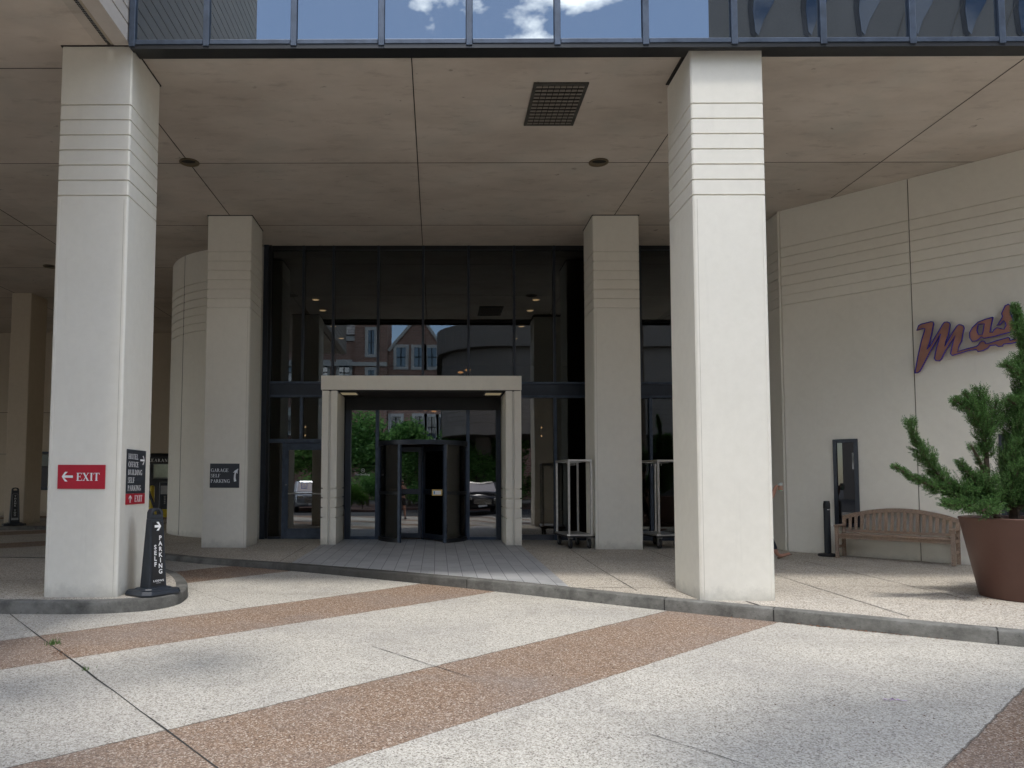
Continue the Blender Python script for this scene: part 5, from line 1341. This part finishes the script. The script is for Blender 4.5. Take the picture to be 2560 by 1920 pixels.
# curved precast building over the trees
cb = thing('curved_building', 'tan precast building with a rounded raised upper storey, reflected at right', 'building', None, (10, -15, 0))
def rbox(g_, z0, z1):
    x0, x1, y0, y1, r = .35-g_, 34, -27.5, -10.3+g_, 4.0
    p = [(x1, y0), (x1, y1)] + [(x0+r + r*math.cos(R(a)), y1-r + r*math.sin(R(a))) for a in range(90, 181, 6)] + [(x0, y0)]
    return [[(x, y, z) for x, y in p] for z in (z0, z1)]
MB().rings(rbox(0, 4.3, 9.5)).build('storey', M['concrete_tan'], cb, smooth=True)
MB().rings(rbox(.35, 9.505, 11.0)).build('parapet', M['concrete_tan'], cb, smooth=True)
mb = MB()
for i in range(6): mb.rings(rbox(.01, 4.9+.28*i, 4.93+.28*i))
mb.build('shadow_lines', M['groove'], cb)
mb = MB(); [mb.lathe([(.5, -.5), (.5, 4.3)], (a, b, 0), 24) for a, b in ((3, -14), (13, -13), (9, -22))]; mb.build('pier', M['concrete_tan'], cb, smooth=True)

# tall wavy facade tower, reflected at the right of the ribbon window
wt = thing('wave_tower', 'tall grey precast tower with slanting windows, reflected in the ribbon glass', 'tower', None, (35, -28, 0))
mb = MB(); mb.poly([(17, -27), (36, -50), (60, -50), (60, -27)], [], lambda u, v, w: (u, v, -.4+w), 52); mb.build('tower_wall', M['concrete_grey'], wt)
mb = MB(); mg = MB()
for r_ in range(7):
    for c_ in range(12):
        x = 17.7 + 3.3*c_ + (1.65 if r_ % 2 else 0); z = 13 + 5.4*r_
        shp = [(0, 0), (.8, -.1), (1.8, -.35), (2.15, .8), (2.15, 3.6), (1.85, 3.7), (1.3, 2.5), (.55, 1.1)] if r_ % 2 == 0 else [(.3, 4.2), (.1, 2.0), (.25, .3), (.5, 0), (.9, 1.2), (1.7, 2.6), (2.1, 4.0), (1.2, 4.4)]
        mb.poly([(x+a, z+b) for a, b in shp], [], lambda u, v, w: (u, -26.97+w, v), .03)
        mg.poly([(x+a*.8+.32, z+b*.8+.2) for a, b in shp], [], lambda u, v, w: (u, -26.93+w, v), .02)
mb.build('window_recess', M['joint'], wt); mg.build('window_glazing', M['towerglass'], wt)
mb = MB()
for c_ in range(14):
    x = 26+3.3*c_; mb.tube([(x + .55*z_ - 8 + .3*math.sin(z_*.8), -26.96, 10+z_*1.0) for z_ in [k*.5 for k in range(44)]], .035, 4)
mb.build('panel_seam', M['groove'], wt)
ob = thing('office_block', 'plain tan office block behind the camera on the left', 'building', None, (-30, -30, 0))
MB().box(-60, -22, -50, -24, -.4, 30).build('block_wall', M['concrete_tan'], ob)
mb = MB()
for r_ in range(8): mb.box(-58, -24, -23.99, -23.9, 3+3.4*r_, 4.8+3.4*r_)
mb.build('window_strip', M['winglass'], ob)

# parked cars
def car(label, paint, loc, rz):
    r = thing('parked_car', label, 'car', 'cars parked in the court', (0, 0, 0))
    # side outline extruded across, then tucked in at roof level
    lo = [(-2.3, .38), (-2.32, .75), (-2.2, 1.0), (-1.9, 1.08), (-1.3, 1.12), (2.15, 1.10), (2.3, .95), (2.33, .45), (2.2, .32), (-2.2, .32)]
    MB().rings([[(x*.985, y, z) for x, z in lo] for y in (-.93,)] + [[(x, y, z) for x, z in lo] for y in (-.88, .88)] + [[(x*.985, .93, z) for x, z in lo]]).build('body', M[paint], r, bevel=.05, smooth=True)
    cab = [(-1.25, 1.12, .84), (-.55, 1.66, .70), (1.75, 1.68, .70), (2.12, 1.12, .84)]
    MB().rings([[(x, -w, z) for x, z, w in cab], [(x, w, z) for x, z, w in cab]]).build('cabin_glass', M['carglass'], r, bevel=.03)
    MB().rings([[(-.62, -.68, 1.64), (1.85, -.68, 1.66), (1.85, .68, 1.66), (-.62, .68, 1.64)], [(-.5, -.62, 1.72), (1.7, -.62, 1.73), (1.7, .62, 1.73), (-.5, .62, 1.72)]]).build('roof', M[paint], r, bevel=.02)
    mb = MB()
    for s in (-1, 1):
        for (a, b) in (((-1.27, 1.12, .85), (-.58, 1.67, .71)), ((.1, 1.12, .86), (.2, 1.68, .72)), ((1.3, 1.12, .86), (1.2, 1.68, .72)), ((2.12, 1.12, .85), (1.78, 1.68, .71))):
            mb.bar((a[0], s*a[2], a[1]), (b[0], s*b[2], b[1]), .07, .04)
    mb.build('pillars', M[paint], r)
    for x in (-1.45, 1.4):
        for s in (-1, 1):
            n = 24; w = MB().rings([[(x+.36*q*math.cos(2*math.pi*k/n), s*.83+o, .36+.36*q*math.sin(2*math.pi*k/n)) for k in range(n)] for o, q in ((-.12, .95), (-.1, 1), (.1, 1), (.12, .95))]).build('wheel', M['rubber'], r, smooth=True)
            MB().rings([[(x+.22*math.cos(2*math.pi*k/n), s*.83+o, .36+.22*math.sin(2*math.pi*k/n)) for k in range(n)] for o in (-.125, .125)]).build('rim', M['chrome'], w)
    for s in (-1, 1):
        MB().box(-2.34, -2.2, min(s*.55, s*.85), max(s*.55, s*.85), .78, .93).build('headlight', M['chrome'], r, bevel=.02)
    mb = MB(); [mb.box(-2.35, -2.3, -.45, .45, .58+.06*k, .61+.06*k) for k in range(5)]; mb.build('grille', M['chrome'], r)
    MB().box(-2.355, -2.34, -.25, .25, .42, .53).build('number_plate', M['white'], r)
    r.location = loc; r.rotation_euler = (0, 0, rz); return r
car('black car behind the camera with its grille towards the entrance, reflected at right', 'carblack', (2.35, -6.9, dz(-7)), R(-90))
car('silver car parked across the court, reflected in the left glass door', 'carsilver', (-9.9, -8.6, dz(-7)), R(-110))
car('black car parked beside the silver one, reflected in the left glass door', 'carblack', (-7.0, -5.2, dz(-7)), R(-100))

# ------------------------------------------------------------------ light
EL = 71.0; AZ = 180.0     # sun high behind the camera
w = bpy.data.worlds.new('World'); scene.world = w; w.use_nodes = True
nt = w.node_tree; bg = nt.nodes['Background']
sky = nt.nodes.new('ShaderNodeTexSky'); sky.sky_type = 'NISHITA'; sky.sun_disc = False
sky.sun_elevation = R(EL); sky.sun_rotation = R(AZ); sky.air_density = 1.0; sky.dust_density = .7; sky.ozone_density = 1.0
tc = nt.nodes.new('ShaderNodeTexCoord'); mp = nt.nodes.new('ShaderNodeMapping'); mp.inputs['Scale'].default_value = (1, 1, 1.9); mp.inputs['Location'].default_value = (1.3, 2.2, .75)
cn_ = nt.nodes.new('ShaderNodeTexNoise'); cn_.inputs['Scale'].default_value = 2.3; cn_.inputs['Detail'].default_value = 9; cn_.inputs['Roughness'].default_value = .55
rp = nt.nodes.new('ShaderNodeValToRGB'); rp.color_ramp.elements[0].position = .535; rp.color_ramp.elements[1].position = .575
mxn = nt.nodes.new('ShaderNodeMix'); mxn.data_type = 'RGBA'
nt.links.new(tc.outputs['Generated'], mp.inputs[0]); nt.links.new(mp.outputs[0], cn_.inputs['Vector']); nt.links.new(cn_.outputs['Fac'], rp.inputs[0])
nt.links.new(rp.outputs[0], mxn.inputs[0]); nt.links.new(sky.outputs[0], mxn.inputs[6]); mxn.inputs[7].default_value = (16, 16.2, 16.6, 1)
nt.links.new(mxn.outputs[2], bg.inputs[0]); bg.inputs[1].default_value = .15
sn = bpy.data.lights.new('sun', 'SUN'); sn.energy = 1.15; sn.angle = R(6); sn.color = (1, .97, .92)
so = bpy.data.objects.new('sun', sn); COL.objects.link(so); so.rotation_euler = (R(90-EL), 0, 0)

# ------------------------------------------------------------------ camera
f_, cpx, cpy, pi_, ro_, ya_ = 1567.9238, 925.3523, 949.6715, .0596, .0034, -.0116
cd = bpy.data.cameras.new('camera'); cam = bpy.data.objects.new('camera', cd); COL.objects.link(cam); scene.camera = cam
cd.sensor_width = 36; cd.lens = f_/2212*36; cd.shift_x = (1106-cpx)/2212; cd.shift_y = (cpy-829.5)/2212; cd.clip_end = 2000; cd.clip_start = .05
def dirs(v):   # camera axes in the world: undo roll, pitch, yaw
    X, Yd, U = v
    X, U = X*math.cos(ro_) - U*math.sin(ro_), U*math.cos(ro_) + X*math.sin(ro_)
    Y, Zz = Yd*math.cos(pi_) - U*math.sin(pi_), Yd*math.sin(pi_) + U*math.cos(pi_)
    return Vector((X*math.cos(ya_) + Y*math.sin(ya_), -X*math.sin(ya_) + Y*math.cos(ya_), Zz))
rx, up, fw = dirs((1, 0, 0)), dirs((0, 0, 1)), dirs((0, 1, 0))
m = Matrix((rx, up, -fw)).transposed().to_4x4(); m.translation = (0, 0, 1.38); cam.matrix_world = m

scene.render.engine = 'CYCLES'
scene.render.resolution_x = 1024; scene.render.resolution_y = 768
scene.cycles.max_bounces = 8; scene.cycles.transparent_max_bounces = 16
scene.cycles.diffuse_bounces = 5; scene.cycles.caustics_reflective = False; scene.cycles.caustics_refractive = False
scene.view_settings.view_transform = 'Standard'; scene.view_settings.look = 'None'
scene.view_settings.exposure = 1.08; scene.view_settings.gamma = 1; scene.view_settings.use_curve_mapping = False
